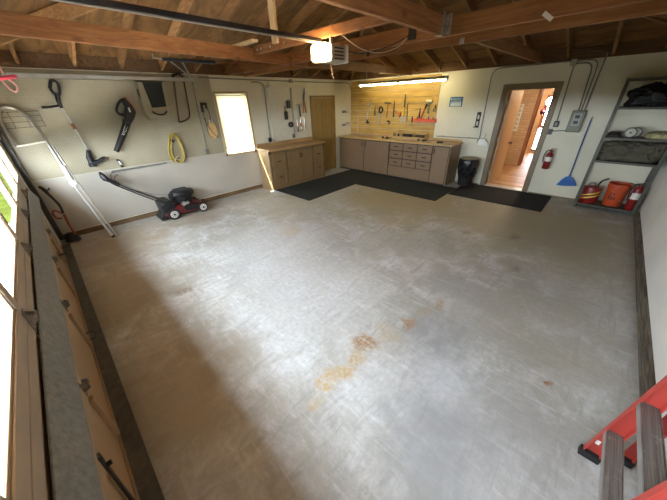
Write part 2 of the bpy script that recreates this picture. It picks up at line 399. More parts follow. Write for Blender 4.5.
# front wall round the garage door
DX0, DX1, DZ = .34, 6.56, 2.13
b = B()
box(b, -OUT, DX0, A0-OUT, A0, 0, TOP); box(b, DX1, W+OUT, A0-OUT, A0, 0, TOP); box(b, DX0, DX1, A0-OUT, A0, DZ, TOP)
struct('wall_front', b, WALLW, 'white wall strip round the wide garage door', 'wall')
# base of walls
WEATHER = wood('weathered_sill_wood', (.045, .032, .02), (.20, .165, .12), 'y', .85, 4)
b = B(); prism(b, [(W, 0), (6.935, 0), (6.94, .085), (W, .105)], 'y', A0, 6.55)
struct('baseboard_right', b, WEATHER, 'weathered grimy sill board along the foot of right wall', 'baseboard')
b = B(); box(b, 0, .022, A0, 3.41, 0, .085)
struct('baseboard_left', b, wood('dark_base_wood', (.13, .075, .03), (.26, .16, .075), 'y', .7), 'dark wooden baseboard under the pegboard wall', 'baseboard', bevel=.004)
b = B(); box(b, 3.66, 4.19, D-.012, D, 0, .03); box(b, 5.25, 6.1, D-.012, D, 0, .03)
struct('baseboard_back', b, BROWNTRIM, 'thin brown base strip along the back wall', 'baseboard')
DKW = 2.49+.145/math.cos(math.atan(1/3))
PLATE = wood('dark_wall_plate', (.09, .042, .014), (.20, .10, .035), 'x', .8, knots=True)
b = B(); prism(b, [(-OUT, 2.455), (.004, 2.455), (.004, DKW-.001), (-OUT, DKW-OUT/3-.002)], 'y', A0-OUT, D+OUT)
struct('trim_1', b, PLATE, 'dark wooden plate and blocking along the head of left wall', 'trim')
b = B(); prism(b, [(D+OUT, 2.455), (D-.004, 2.455), (D-.004, DKW-.001), (D+OUT, DKW-OUT/3-.002)], 'x', .005, W-.005)
struct('trim_2', b, PLATE, 'dark wooden plate and blocking along the head of back wall', 'trim')
b = B(); prism(b, [(W+OUT, 2.455), (W-.004, 2.455), (W-.004, DKW-.001), (W+OUT, DKW-OUT/3-.002)], 'y', A0-OUT, D+OUT)
struct('trim_3', b, PLATE, 'dark wooden plate and blocking along the head of right wall', 'trim')
b = B(); prism(b, [(A0-OUT, 2.455), (A0+.004, 2.455), (A0+.004, DKW-.001), (A0-OUT, DKW-OUT/3-.002)], 'x', .005, W-.005)
struct('trim_5', b, PLATE, 'dark wooden plate and blocking above the garage door', 'trim')
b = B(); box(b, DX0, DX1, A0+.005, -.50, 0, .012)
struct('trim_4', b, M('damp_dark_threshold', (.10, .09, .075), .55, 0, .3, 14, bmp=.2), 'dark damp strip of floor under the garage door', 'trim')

# hip roof
SL = 1/3.; RZ = 2.49; RH = .145; DK = RZ+RH/math.cos(math.atan(SL))   # deck underside above the wall line
OV = .62
Yc0, Yc1 = A0+W/2, D-W/2
b = B(); cx = W/2; zr = DK+SL*W/2
def dz(d): return DK+SL*d
lo = [(-OV, A0-OV, dz(-OV)), (W+OV, A0-OV, dz(-OV)), (W+OV, D+OV, dz(-OV)), (-OV, D+OV, dz(-OV))]
r0, r1 = (cx, Yc0, zr), (cx, Yc1, zr)
for dzz in (0,):
    faces = [(lo[0], lo[1], r0), (lo[1], lo[2], r1, r0), (lo[2], lo[3], r1), (lo[3], lo[0], r0, r1)]
    for f in faces:
        lowv = [b.verts.new(p) for p in f]; upv = [b.verts.new((p[0], p[1], p[2]+.03)) for p in f]
        b.faces.new(lowv); b.faces.new(upv[::-1])
        n = len(f)
        for i in range(n): b.faces.new((lowv[i], lowv[(i+1) % n], upv[(i+1) % n], upv[i]))
struct('ceiling', b, plywood_material(), 'brown plywood underside of the hip roof', 'ceiling')
FW = M('white_fascia', (.70, .69, .64), .6)
for n_, q, lb in ((6, (-OV-.02, -OV, A0-OV, D+.12), 'left'), (7, (-OV, W+OV, A0-OV-.02, A0-OV), 'garage door'), (8, (W+OV, W+OV+.02, A0-OV, D+.12), 'right')):
    b = B(); box(b, q[0], q[1], q[2], q[3], 2.355 if n_ == 6 else 2.29, 2.45); struct(f'trim_{n_}', b, FW, f'white fascia board along the eave on the {lb} side', 'trim')
ORD = 'first second third fourth fifth sixth seventh eighth ninth tenth eleventh twelfth thirteenth'.split()
def hip_len(d0, d1): return min(d0, d1, W/2)
k = 0
for i in range(12):
    y = -.03+.6*i; L = hip_len(y-A0, D-y)-.03
    if L < .25: continue
    b = B(); beam(b, (0, y, RZ), (L, y, RZ+SL*L), .038, RH)
    struct('rafter_beam', b, RAFT_X, f'sloping roof rafter over left wall, {ORD[k]} from the garage door', 'rafter', 'rafters over the left wall', smooth=False); k += 1
k = 0
for i in range(12):
    x = .48+.6*i-.11; L = hip_len(x, W-x)-.03
    if L < .25: continue
    b = B(); beam(b, (x, D, RZ), (x, D-L, RZ+SL*L), .038, RH)
    struct('rafter_beam', b, RAFT_Y, f'sloping roof rafter over back wall, {ORD[k]} from left corner', 'rafter', 'rafters over the back wall'); k += 1
k = 0
for i in range(11):
    y = 6.57-.6*i; L = hip_len(y-A0, D-y)-.03
    if L < .25 or y < 2: continue
    b = B(); beam(b, (W, y, RZ), (W-L, y, RZ+SL*L), .038, RH)
    struct('rafter_beam', b, RAFT_X, f'sloping roof rafter over right wall, {ORD[k]} from the shelf corner', 'rafter', 'rafters over the right wall'); k += 1
for nm, p0, p1 in (('hip rafter rising from corner by the wire racks', (0, D), r1), ('hip rafter rising from corner above the shelving', (W, D), r1),
                   ('hip rafter rising from corner above the aluminium ladder', (0, A0), r0)):
    b = B(); beam(b, (p0[0], p0[1], RZ-.02), (p1[0], p1[1], zr-RH-.02), .045, RH)
    struct('hip_beam', b, RAFT_X, nm, 'rafter')
b = B(); beam(b, (cx, Yc0, zr-RH-.03), (cx, Yc1, zr-RH-.03), .045, RH); struct('ridge_beam', b, RAFT_Y, 'short ridge board at the peak of the roof', 'beam')
# ceiling joists
JH = .145
def joist(nm, p0, p1, mat, wd=.045, ht=JH, cat='beam'):
    b = B(); beam(b, p0, p1, wd, ht); return struct('ceiling_beam', b, mat, nm, cat, bevel=.004)
joist('reddish ceiling beam running from garage door past the opener rail', (2.66, A0, 2.44), (2.13, 3.36, 2.44), FIR_Y)
joist('reddish ceiling beam with a metal hanger at its end', (4.69, A0, 2.45), (4.69, 2.80, 2.45), FIR_Y)
joist('long ceiling beam across the garage holding the metal hanger', (0, 3.02, 2.45), (W, 2.83, 2.45), FIR_X)
joist('darker ceiling beam across the garage behind the hanger beam', (0, 3.42, 2.44), (W, 3.36, 2.44), FIR_X)
joist('ceiling beam from cross beam to back wall near house door', (4.77, 3.42, 2.45), (4.77, D, 2.45), RAFT_Y)
joist('ceiling beam from cross beam to back wall over the workbench', (2.0, 3.45, 2.45), (2.0, D, 2.45), RAFT_Y)
orange = joist('short orange beam carrying the garage door opener', (2.33, 2.24, 2.505), (4.667, 2.22, 2.505), FIR_X, .045, .09)
b = B(); box(b, 2.84, 2.93, 2.17, 2.21, 2.56, 3.42); struct('post_column', b, PINE_Z, 'pale upright stud standing on ceiling beam under the roof', 'post')
b = B(); box(b, 2.05, 2.70, 1.98, 2.07, 2.585, 2.61); tag(obj('offcut_board', b, PINE_Z, None, .003), 'pale offcut of board lying on top of ceiling beam', 'board')
t = thing('joist_hanger', 'perforated metal hanger joining two ceiling beams', 'bracket', (4.69, 2.80, 2.45))
b = B(); box(b, 4.66, 4.664, 2.74, 2.80, 2.445, 2.60); box(b, 4.716, 4.72, 2.74, 2.80, 2.445, 2.62); box(b, 4.66, 4.72, 2.74, 2.80, 2.444, 2.449); box(b, 4.66, 4.78, 2.795, 2.80, 2.45, 2.60)
obj('strap', b, GALV, t)
for z in (2.48, 2.53, 2.57): b = B(); cyl(b, (4.74, 2.788, z), (4.74, 2.796, z), .008, n=8); obj('nail', b, STEEL, t)
b = B(); box(b, 4.655, 4.70, 3.345, 3.352, 2.435, 2.49); tag(obj('nail_plate', b, GALV, None), 'small bright metal plate nailed to darker cross beam', 'plate')
b = B(); box(b, 5.483, 5.567, 2.840, 2.846, 2.445, 2.475, Matrix.Translation((5.525, 2.84, 2.46)) @ Matrix.Rotation(.65, 4, 'Y') @ Matrix.Translation((-5.525, -2.84, -2.46)))
tag(obj('paper_tag', b, WHITE, None), 'small white tag stuck on the long ceiling beam', 'tag')

# ---- outdoors
b = B(); box(b, -25, -2.2, -30, A0-.15, -.14, -.10); box(b, -2.2, 20, -30, -3.6, -.14, -.10); struct('lawn_field', b, M('lawn_grass', (.010, .0125, .0024), .9, 0, .4, 3), 'sunny green lawn beyond the driveway outside', 'lawn')
b = B(); box(b, -2.2, 8, -3.6, A0-.15, -.14, -.09); struct('driveway_path', b, M('pale_driveway', (.62, .60, .55), .8), 'pale concrete driveway outside the garage door windows', 'driveway')
b = B(); box(b, -25, -.15, A0-.15, 14, -.14, -.08); struct('yard_ground', b, M('dry_yard', (.50, .46, .34), .9, 0, .2, 2), 'pale sunlit ground outside the side window', 'ground')

CACHE['lawn_grass'].node_tree.nodes['Principled BSDF'].inputs['Specular IOR Level'].default_value = 0.
# ---- side window
t = thing('window_1', 'bright side window with tan wooden casing and added dimming shade', 'window', (0, 3.01, .9), kind='structure')
CAS = M('tan_window_casing', (.50, .36, .18), .5, var=.08)
b = B(); c = .045
box(b, 0, .018, WY0-c, WY0, WZ0-c, WZ1+c); box(b, 0, .018, WY1, WY1+c, WZ0-c, WZ1+c); box(b, 0, .018, WY0, WY1, WZ1, WZ1+c); box(b, 0, .018, WY0-c, WY1+c, WZ0-c, WZ0)
obj('window_frame', b, CAS, t, .003)
b = B(); e = .035; xs0, xs1 = -.10, -.07
for z0, z1, dx in ((WZ0, 1.53, 0), (1.51, WZ1, -.025)):
    box(b, xs0+dx, xs1+dx, WY0, WY0+e, z0, z1); box(b, xs0+dx, xs1+dx, WY1-e, WY1, z0, z1)
    box(b, xs0+dx, xs1+dx, WY0+e, WY1-e, z0, z0+e*.6); box(b, xs0+dx, xs1+dx, WY0+e, WY1-e, z1-e, z1)
obj('sash', b, WHITE, t, .003)
b = B(); box(b, -.088, -.084, WY0+e, WY1-e, WZ0+.02, 1.50); box(b, -.113, -.109, WY0+e, WY1-e, 1.53, WZ1-e); obj('pane', b, thin_glass('window_glass'), t)
b = B(); box(b, .003, .0045, WY0+.004, WY1-.004, WZ0+.09, WZ1-.02); sh = obj('added_shade', b, cloth_shade('dimming_shade_cloth', (.62, .59, .48)), t)  # cloth added to cut the daylight coming through this window
b = B(); cyl(b, (-.014, WY0+.005, WZ1-.022), (-.014, WY1-.005, WZ1-.022), .018); obj('added_roller', b, WHITE, sh)

# ---- six panel tan door in the left wall
t = thing('door_1', 'closed tan six panel door beside the wire racks', 'door', (0, 5.74, 0), kind='structure')
Y0, Y1, Zt = 5.27, 6.235, 2.07
b = B(); c = .055
box(b, 0, .026, Y0, Y0+c, 0, Zt); box(b, 0, .026, Y1-c, Y1, 0, Zt); box(b, 0, .026, Y0+c, Y1-c, Zt-c, Zt)
obj('door_frame', b, M('ochre_casing', (.24, .145, .042), .5, var=.06), t, .003)
b = B(); y0, y1 = Y0+c+.004, Y1-c-.004; ym = (y0+y1)/2
box(b, 0, .010, y0, y1, .01, Zt-c-.004)
st = .105
for a0, a1 in ((y0, y0+st), (y1-st, y1), (ym-.05, ym+.05)): box(b, .010, .025, a0, a1, .01, Zt-c-.004)
zs = [(.01, .22), (.86, .98), (1.62, 1.72), (1.92, Zt-c-.004)]
for z0, z1 in zs: box(b, .010, .025, y0+st, ym-.05, z0, z1); box(b, .010, .025, ym+.05, y1-st, z0, z1)
for z0, z1 in ((.22, .86), (.98, 1.62), (1.72, 1.92)):
    for a0, a1 in ((y0+st, ym-.05), (ym+.05, y1-st)): box(b, .010, .020, a0+.03, a1-.03, z0+.03, z1-.03)
leaf = obj('door_leaf', b, DOORTAN, t, .003)
b = B(); lathe(b, [(.0, .018), (.03, .018), (.03, .022), (.012, .026), (.012, .05), (.028, .058), (.030, .072), (.018, .082), (0, .084)], (0, y0+.06, .93), 16, 'x'); obj('knob', b, BRASS, leaf)
b = B()
for z in (.25, 1.0, 1.78): box(b, .018, .03, y1-.008, y1+.014, z-.045, z+.045)
obj('hinge', b, DARKMETAL, leaf)

# ---- house door (opens into the hall)
t = thing('door_2', 'open doorway to the house with tan door swung inward', 'door', (4.72, D, 0), kind='structure')
b = B(); c = .09
box(b, HX0-c, HX0, D-.022, D, 0, HZ+c); box(b, HX1, HX1+c, D-.022, D, 0, HZ+c); box(b, HX0, HX1, D-.022, D, HZ, HZ+c)
box(b, HX0-.001, HX0+.018, D-.01, D+OUT+.02, 0, HZ); box(b, HX1-.018, HX1+.001, D-.01, D+OUT+.02, 0, HZ); box(b, HX0, HX1, D-.01, D+OUT+.02, HZ-.018, HZ+.001)
obj('door_frame', b, BROWNTRIM, t, .003)
b = B(); box(b, HX0+.018, HX1-.018, D+.0, D+.2, .0, .022); obj('sill', b, M('pale_threshold', (.62, .58, .52), .35, .3), t, .004)
b = B(); rot = Matrix.Translation((HX0+.02, D+.145, 0)) @ Matrix.Rotation(math.radians(86.5), 4, 'Z')
box(b, 0, .80, -.038, 0, .026, HZ-.025, rot)
leaf = obj('door_leaf', b, M('tan_flush_door', (.62, .42, .24), .35, var=.05, scale=2, coat=.2), t, .002)
b = B()
for s in (1, -1):
    p = rot @ Vector((.735, -.019, .90)); n = (rot.to_3x3() @ Vector((0, -s, 0)))
    tube(b, [p+n*.019, p+n*.024, p+n*.03, p+n*.055, p+n*.062, p+n*.082, p+n*.088], [.03, .03, .012, .012, .026, .028, .014], 14)
obj('knob', b, DARKMETAL, leaf)
b = B()
for z in (.3, 1.05, 1.8): box(b, HX0+.017, HX0+.024, D+.09, D+.145, z-.05, z+.05)
obj('hinge', b, STEEL, leaf)

# ---- hall seen through the house door
HY = 9.90; HB = 12.5
b = B(); box(b, 2.2, 6.6, D+OUT, HB, -.04, .012); struct('floor_hall', b, plank_floor(), 'shiny reddish plank floor of the room beyond the doorway', 'floor')
BR = brick_wall()
b = B(); box(b, 2.2, 4.45, HY, HY+.12, .012, 2.45); box(b, 5.35, 6.6, HY, HY+.12, .012, 2.45); box(b, 4.45, 5.35, HY, HY+.12, 2.06, 2.45)
struct('wall_hall_brick', b, BR, 'pale brick wall inside the house beyond the doorway', 'wall')
HW = M('warm_hall_paint', (.70, .50, .32), .6)
b = B(); box(b, 2.08, 2.2, D+OUT, HB, 0, 2.45); struct('wall_hall_left', b, HW, 'warm painted side wall of the hall behind open door', 'wall')
b = B(); box(b, 6.6, 6.72, D+OUT, HB, 0, 2.45); struct('wall_hall_right', b, HW, 'warm painted right side wall of the hall', 'wall')
b = B(); box(b, 2.2, 4.2, HB, HB+.12, 0, 2.45); box(b, 4.46, 6.6, HB, HB+.12, 0, 2.45); box(b, 4.2, 4.46, HB, HB+.12, 0, .10); box(b, 4.2, 4.46, HB, HB+.12, 1.9, 2.45)
struct('wall_hall_back', b, HW, 'far wall of the house with a tall bright window', 'wall')
b = B(); box(b, 2.08, 6.72, D+OUT, HB+.12, 2.40, 2.43); struct('ceiling_hall', b, M('hall_ceiling_paint', (.72, .58, .42), .7), 'warm ceiling of the hall', 'ceiling')
REDW = wood('red_stained_trim', (.30, .10, .035), (.44, .17, .065), 'z', .4)
b = B(); box(b, 4.37, 4.45, HY-.02, HY+.14, .012, 2.06); box(b, 5.35, 5.43, HY-.02, HY+.14, .012, 2.06); box(b, 4.37, 5.43, HY-.02, HY+.14, 2.06, 2.14)
struct('trim_9', b, REDW, 'reddish wooden casing round the inner opening in the hall', 'trim', bevel=.004)
t = thing('window_2', 'tall bright window at the far end of the house', 'window', (4.28, HB, .1), kind='structure')
b = B(); 
for x0, x1 in ((4.2, 4.225), (4.33, 4.46)): box(b, x0, x1, HB-.03, HB+.08, .10, 1.9)
box(b, 4.225, 4.33, HB-.03, HB+.08, .10, .15); box(b, 4.225, 4.33, HB-.03, HB+.08, 1.85, 1.9); box(b, 4.225, 4.33, HB-.01, HB+.06, .86, .96); box(b, 4.225, 4.285, HB-.01, HB+.06, .96, 1.85)
obj('window_frame', b, REDW, t, .004)
b = B(); box(b, 4.225, 4.33, HB+.03, HB+.034, .15, 1.85); obj('pane', b, thin_glass('hall_glass'), t)
t = thing('pendant_lamp', 'glowing glass pendant lamp hanging inside the house', 'lamp', (4.47, 11.3, 2.45))
b = B(); cyl(b, (4.47, 11.3, 1.83), (4.47, 11.3, 2.40), .006, n=6); obj('cord', b, DARKMETAL, t)
b = B(); lathe(b, [(0, 1.62), (.05, 1.635), (.085, 1.69), (.085, 1.74), (.05, 1.80), (.03, 1.83)], (4.47, 11.3, 0), 16); obj('lamp_shade', b, emit('pendant_glow', (1, .80, .50), 60), t)
pl = bpy.data.lights.new('hall_fill_light', 'POINT'); pl.energy = 48; pl.color = (1, .80, .58); pl.shadow_soft_size = .2  # bare point light without a fixture, added to brighten the hall
po = bpy.data.objects.new('hall_fill_light', pl); COL.objects.link(po); po.location = (4.95, 11.2, 2.1)
t = thing('added_hall_lamp', 'round frosted lamp added unseen to light the hall', 'lamp', (5.0, 8.6, 2.40))  # unseen lamp added to brighten the hall and its brick
b = B(); lathe(b, [(.17, 2.399), (.17, 2.37), (.16, 2.37)], (5.0, 8.6, 0), 24); obj('rim', b, BRASS, t)
b = B(); lathe(b, [(.155, 2.375), (.14, 2.335), (.09, 2.305), (0, 2.295)], (5.0, 8.6, 0), 24); obj('diffuser', b, emit('hall_diffuser', (1, .85, .64), 115), t)
t = thing('poster', 'narrow white poster with a column of small drawings on brick wall', 'poster', (4.03, HY, 1.3))
b = B(); box(b, 3.95, 4.10, HY-.008, HY, .98, 1.70); obj('sheet', b, M('white_paper', (.92, .90, .84), .6, var=.03), t)
b = B()
for i in range(6):
    z = 1.04+i*.115; box(b, 3.985, 4.065, HY-.010, HY-.008, z, z+.05); box(b, 4.0, 4.05, HY-.010, HY-.008, z+.06, z+.075)
obj('drawing', b, M('grey_ink', (.62, .57, .48), .7), t)
t = thing('wall_ornament', 'dark purple ornament hanging in the inner doorway', 'ornament', (4.36, 11.5, 1.43))
b = B(); lathe(b, [(0, 1.33), (.06, 1.36), (.09, 1.43), (.06, 1.50), (.015, 1.53), (.015, 1.55)], (4.36, 11.5, 0), 14); obj('ball', b, M('dark_purple_glass', (.10, .02, .06), .2), t)
b = B(); cyl(b, (4.36, 11.5, 1.55), (4.36, 11.5, 2.40), .004, n=6); obj('string', b, DARKMETAL, t)

# ================================================================ OBJECTS
# ---- sectional garage door
t = thing('garage_door', 'closed tan sectional garage door with a row of bright windows', 'garage door', (3.34, A0, 0))
DOORP = M('faded_tan_door_paint', (.38, .25, .135), .55, var=.08, scale=3)
DOORF = M('faded_beige_door_rail', (.38, .29, .19), .55, var=.1, scale=3)
SX = [DX0, 1.2, 2.28, 3.36, 4.42, 5.48, DX1]; ya, yb = A0-.045, A0
for si, (z0, z1) in enumerate(((.0, .53), (.533, 1.06), (1.063, 1.60), (1.603, 2.13))):
    b = B()
    if si == 2:
        box(b, DX0, DX1, ya, yb, z0, z0+.075); box(b, DX0, DX1, ya, yb, z1-.05, z1)
        for x in SX: box(b, max(DX0, x-.04), min(DX1, x+.04), ya, yb, z0+.075, z1-.05)
        sec = obj('door_section', b, DOORF, t, .004, label='windowed section of the garage door')
        for x0, x1 in zip(SX, SX[1:]):
            b = B(); box(b, max(x0+.04, DX0+.04), min(x1-.04, DX1-.04), A0-.03, A0-.026, z0+.075, z1-.05); obj('pane', b, thin_glass('garage_glass'), sec)
        b = B()
        for x0, x1 in zip(SX, SX[1:]):
            a, c = max(x0+.04, DX0+.04), min(x1-.04, DX1-.04)
            for q in ((a, a+.014, z0+.075, z1-.05), (c-.014, c, z0+.075, z1-.05), (a, c, z0+.075, z0+.09), (a, c, z1-.065, z1-.05)): box(b, q[0], q[1], A0-.024, A0-.006, q[2], q[3])
        obj('window_bead', b, DOORP, sec, .003)
    else:
        box(b, DX0, DX1, ya, yb-.012, z0, z1)
        box(b, DX0, DX1, yb-.012, yb, z0, z0+.02); box(b, DX0, DX1, yb-.012, yb, z1-.07, z1)
        sec = obj('door_section', b, DOORP if si == 0 else DOORF, t, .003)
        for x in SX[1:-1]:
            b = B(); box(b, x-.022, x+.022, yb-.013, yb+.012, z0+.03, z1-.11); obj('stile', b, DOORP if si == 0 else DOORF, sec, .003)
b = B(); prism(b, [(A0, .962), (-.594, .958), (-.540, .806), (-.542, .79), (A0, .78)], 'x', DX0, DX1); obj('strut', b, M('mottled_galvanised', (.21, .20, .175), .6, .2, .25, 30), t, .004, label='mottled grey steel strut across the door')
for z in (.53, 1.06):
    for x in SX[1:-1]:
        b = B(); y = A0
        box(b, x-.03, x+.03, y, y+.004, z-.065, z+.045)
        for q in (x-.026, x+.022): prism(b, [(y+.004, z-.035), (y+.036, z-.015), (y+.036, z+.015), (y+.004, z+.035)], 'x', q, q+.004)
        cyl(b, (x-.038, y+.028, z), (x+.038, y+.028, z), .006, n=8)
        for dx, dzz in ((-.018, -.055), (.018, -.055), (-.018, .038), (.018, .038)): cyl(b, (x+dx, y+.003, z+dzz), (x+dx, y+.008, z+dzz), .006, n=6)
        obj('hinge', b, M('tarnished_hinge_steel', (.22, .19, .145), .6, .2, .2, 30), t)
b = B(); tube(b, [(1.55, A0, .30), (1.55, A0+.07, .30), (1.55, A0+.09, .28), (1.55, A0+.09, .22)], .010, 8); box(b, 1.51, 1.59, A0, A0+.006, .26, .34); obj('step_handle', b, DARKMETAL, t)
b = B(); tube(b, smooth_path([(3.22, A0, .10), (3.22, A0+.05, .09), (3.32, A0+.05, .08), (3.32, A0, .09)]), .007, 8); obj('pull_handle', b, DARKMETAL, t)
b = B(); beam(b, (4.93, A0+.001, .53), (5.03, A0+.001, .05), .035, .010, (0, 1, 0)); cyl(b, (4.945, A0+.008, .46), (4.945, A0+.03, .46), .012, n=8); obj('lift_handle', b, DARKMETAL, t)
b = B(); tube(b, [(DX0, A0-.02, .002), (DX1, A0-.02, .002)], .016, 8); obj('bottom_seal', b, RUBBER, t)

# ---- tracks, spring
t = thing('door_track', 'galvanised garage door track running along the pegboard wall', 'track', (.10, -.55, 0))
TR = M('greyed_track_steel', (.46, .45, .40), .45, .55, .1)
b = B()
for dx in (-.026, .020): box(b, .105+dx, .111+dx, -.20, 2.25, 2.325, 2.385)
box(b, .079, .131, -.20, 2.25, 2.380, 2.386); box(b, .079, .131, -.20, 2.25, 2.325, 2.330); obj('horizontal_rail', b, TR, t)
b = B(); tube(b, [(.105, -.555+.355*(1-math.cos(a)), 2.0+.355*math.sin(a)) for a in [i*PI/20 for i in range(11)]], .034, 4); obj('curved_rail', b, TR, t)
b = B(); box(b, .06, .068, -.59, -.53, .02, 2.0); box(b, .06, .115, -.54, -.535, .02, 2.0); box(b, .06, .115, -.595, -.590, .02, 2.0); obj('vertical_rail', b, M('dark_track_steel', (.12, .11, .09), .5, .6, .2, 20), t)
b = B(); box(b, .02, .026, -.595, -.555, .05, 2.05)
for i in range(26): box(b, .026, .0285, -.585, -.565, .1+i*.075, .14+i*.075)
obj('jamb_angle', b, GALV, t)
b = B(); beam(b, (.12, 2.22, 2.33), (.12, 2.06, 2.78), .035, .006, (1, 0, 0)); beam(b, (.12, 2.19, 2.40), (.16, 1.80, 2.70), .025, .005, (1, 0, 0)); obj('hanger', b, GALV, t)
b = B(); box(b, .008, .08, 2.215, 2.245, 2.345, 2.37); obj('wall_bracket', b, GALV, t)
t = thing('extension_spring', 'dark blue grey door spring hanging above the track', 'spring', (.5, 1.66, 2.6))
b = B(); n = 60; tube(b, [(.5, 1.66+.89*i/n, 2.603) for i in range(n+1)], [.028 if i % 2 else .024 for i in range(n+1)], 10); obj('coil', b, M('blued_spring_steel', (.04, .05, .075), .45, .6), t)
b = B(); tube(b, [(.5, 2.55, 2.603), (.5, 3.12, 2.625)], .006, 6); obj('cable', b, M('red_sheathed_cable', (.45, .12, .09), .5), t)
b = B(); tube(b, [(.5, 1.53, 2.615), (.5, 1.66, 2.603)], .007, 6); box(b, .485, .515, 1.52, 1.54, 2.60, 2.66); obj('hook', b, GALV, t)

# ---- opener
OX, OYF, OZ = 3.70, 2.12, 2.38      # middle of the housing in x, its front, its mid height; opener scaled in about the camera
t = thing('garage_door_opener', 'white garage door opener with lit lamp and black rail', 'opener', (OX, OYF, OZ))
CASE = M('aged_white_casing', (.50, .46, .36), .45, var=.05)
def oc(b, prof, y0, y1): return prism(b, [(OX+p*.74, OZ+q*.93) for p, q in prof], 'y', OYF+y0*.8, OYF+y1*.8)
b = B(); oc(b, [(-.143, -.065), (-.143, .06), (-.116, .083), (.116, .083), (.143, .06), (.143, -.065), (.116, -.088), (-.116, -.088)], .11, .42)
hs = obj('housing', b, CASE, t, .006)
b = B()
for i in range(4): box(b, OX+.105, OX+.1095, OYF+.13, OYF+.27, OZ-.06+i*.031, OZ-.048+i*.031)
obj('vent', b, DARKMETAL, hs)
b = B(); oc(b, [(.150, -.095), (.16, -.08), (.16, .07), (.150, .085), (-.13, .085), (-.13, -.095)], .38, .43); obj('end_rim', b, WHITE, hs, .01)
b = B(); oc(b, [(-.162, -.06), (-.157, .055), (-.125, .08), (.105, .08), (.14, .06), (.14, -.06), (.105, -.083), (-.125, -.083)], 0, .108)
obj('lamp_lens', b, emit('opener_lens_glow', (1, .66, .30), 65), t, .012, label='glowing warm lamp lens')
b = B(); beam(b, (3.70, -.52, 2.475), (3.70, 2.16, 2.462), .042, .034); obj('rail', b, M('black_opener_rail', (.035, .03, .028), .4, .6), t, .004)
b = B(); tube(b, [(3.70, -.45, 2.469), (3.70, 2.1, 2.456)], .006, 6); obj('chain', b, M('bright_rail_edge', (.5, .45, .38), .35, .8), t)
b = B(); box(b, OX-.095, OX-.080, 2.205, 2.235, 2.455, 2.52); box(b, OX+.080, OX+.095, 2.205, 2.235, 2.455, 2.52); box(b, OX-.095, OX+.095, 2.205, 2.235, 2.452, 2.458); obj('mounting_strap', b, GALV, t)
b = B(); tube(b, smooth_path([(3.70, 2.30, 2.288), (3.705, 2.305, 2.24), (3.71, 2.31, 2.19), (3.725, 2.32, 2.15)]), .0035, 6); obj('pull_cord', b, M('pale_string', (.62, .50, .45), .8), t)
b = B(); tube(b, smooth_path([(3.702, -.25, 2.47), (3.70, -.245, 2.30), (3.70, -.24, 2.11)]), .0045, 8); tube(b, smooth_path([(3.70, -.235, 2.09), (3.70, -.215, 2.06), (3.70, -.22, 2.035), (3.70, -.235, 2.03), (3.70, -.25, 2.05), (3.70, -.26, 2.085)]), .0045, 8)
rope = obj('release_rope', b, M('pink_rope', (.80, .42, .36), .8), t)
b = B(); tube(b, [(3.70, -.285, 2.085), (3.70, -.28, 2.086), (3.70, -.20, 2.1), (3.70, -.193, 2.101)], [.006, .010, .010, .006], 10); obj('release_handle', b, M('pink_red_plastic', (.72, .07, .11), .4), rope)
b = B(); tube(b, smooth_path([(OX+.10, 2.46, 2.40), (3.99, 2.55, 2.37), (4.2, 2.75, 2.44), (4.34, 2.88, 2.53)]), .006, 6); lathe(b, [(0, -.03), (.018, -.025), (.018, .025), (0, .03)], (4.0, 2.56, 2.368), 10); box(b, 4.30, 4.38, 2.86, 2.893, 2.47, 2.58); obj('power_cord', b, BLACK, t)
b = B(); tube(b, smooth_path([(3.95, 2.195, 2.50), (4.0, 2.45, 2.40), (4.1, 2.65, 2.37), (4.23, 2.8, 2.42), (4.27, 2.885, 2.50)]), .004, 6); tag(obj('hanging_wire', b, M('cream_wire', (.62, .54, .42), .6), None), 'thin cream wire sagging between beam and outlet beside the opener', 'wire')
b = B(); tube(b, smooth_path([(4.662, .9, 2.565), (4.662, 1.4, 2.555), (4.662, 1.9, 2.535), (4.662, 2.2, 2.49), (4.662, 2.32, 2.485), (4.662, 2.40, 2.52), (4.662, 2.42, 2.57)]), .004, 6); tag(obj('stapled_wire', b, WHITE, None), 'white wire stapled along the side of the hanger beam', 'wire')
for x in (2.44, 2.53, 2.73, 3.02, 4.25): b = B(); lathe(b, [(.013, 2.2155), (.011, 2.206), (0, 2.204)], (x, 0, 2.55), 8, 'y'); obj('bolt', b, STEEL, orange)

# ---- fluorescent fixture over the workbench
t = thing('fluorescent_light', 'long white fluorescent strip light above the workbench', 'ceiling light', (2.0, 6.45, 2.30))
for x0, x1 in ((.76, 1.985), (1.995, 3.22)):
    b = B(); prism(b, [(6.40, 2.29), (6.40, 2.315), (6.425, 2.345), (6.475, 2.345), (6.50, 2.315), (6.50, 2.29)], 'x', x0, x1); f = obj('channel', b, CASE, t, .003)
    b = B(); cyl(b, (x0+.03, 6.45, 2.266), (x1-.03, 6.45, 2.266), .0135, n=12); obj('tube', b, emit('tube_glow', (1, .87, .50), 60), f)
    for q in (x0, x1-.03): b = B(); box(b, q, q+.03, 6.43, 6.47, 2.245, 2.292); obj('socket', b, WHITE, f)
for x in (1.0, 2.0, 3.0): b = B(); cyl(b, (x, 6.45, 2.345), (x, 6.45, 2.62), .006, n=6); obj('chain', b, GALV, t)

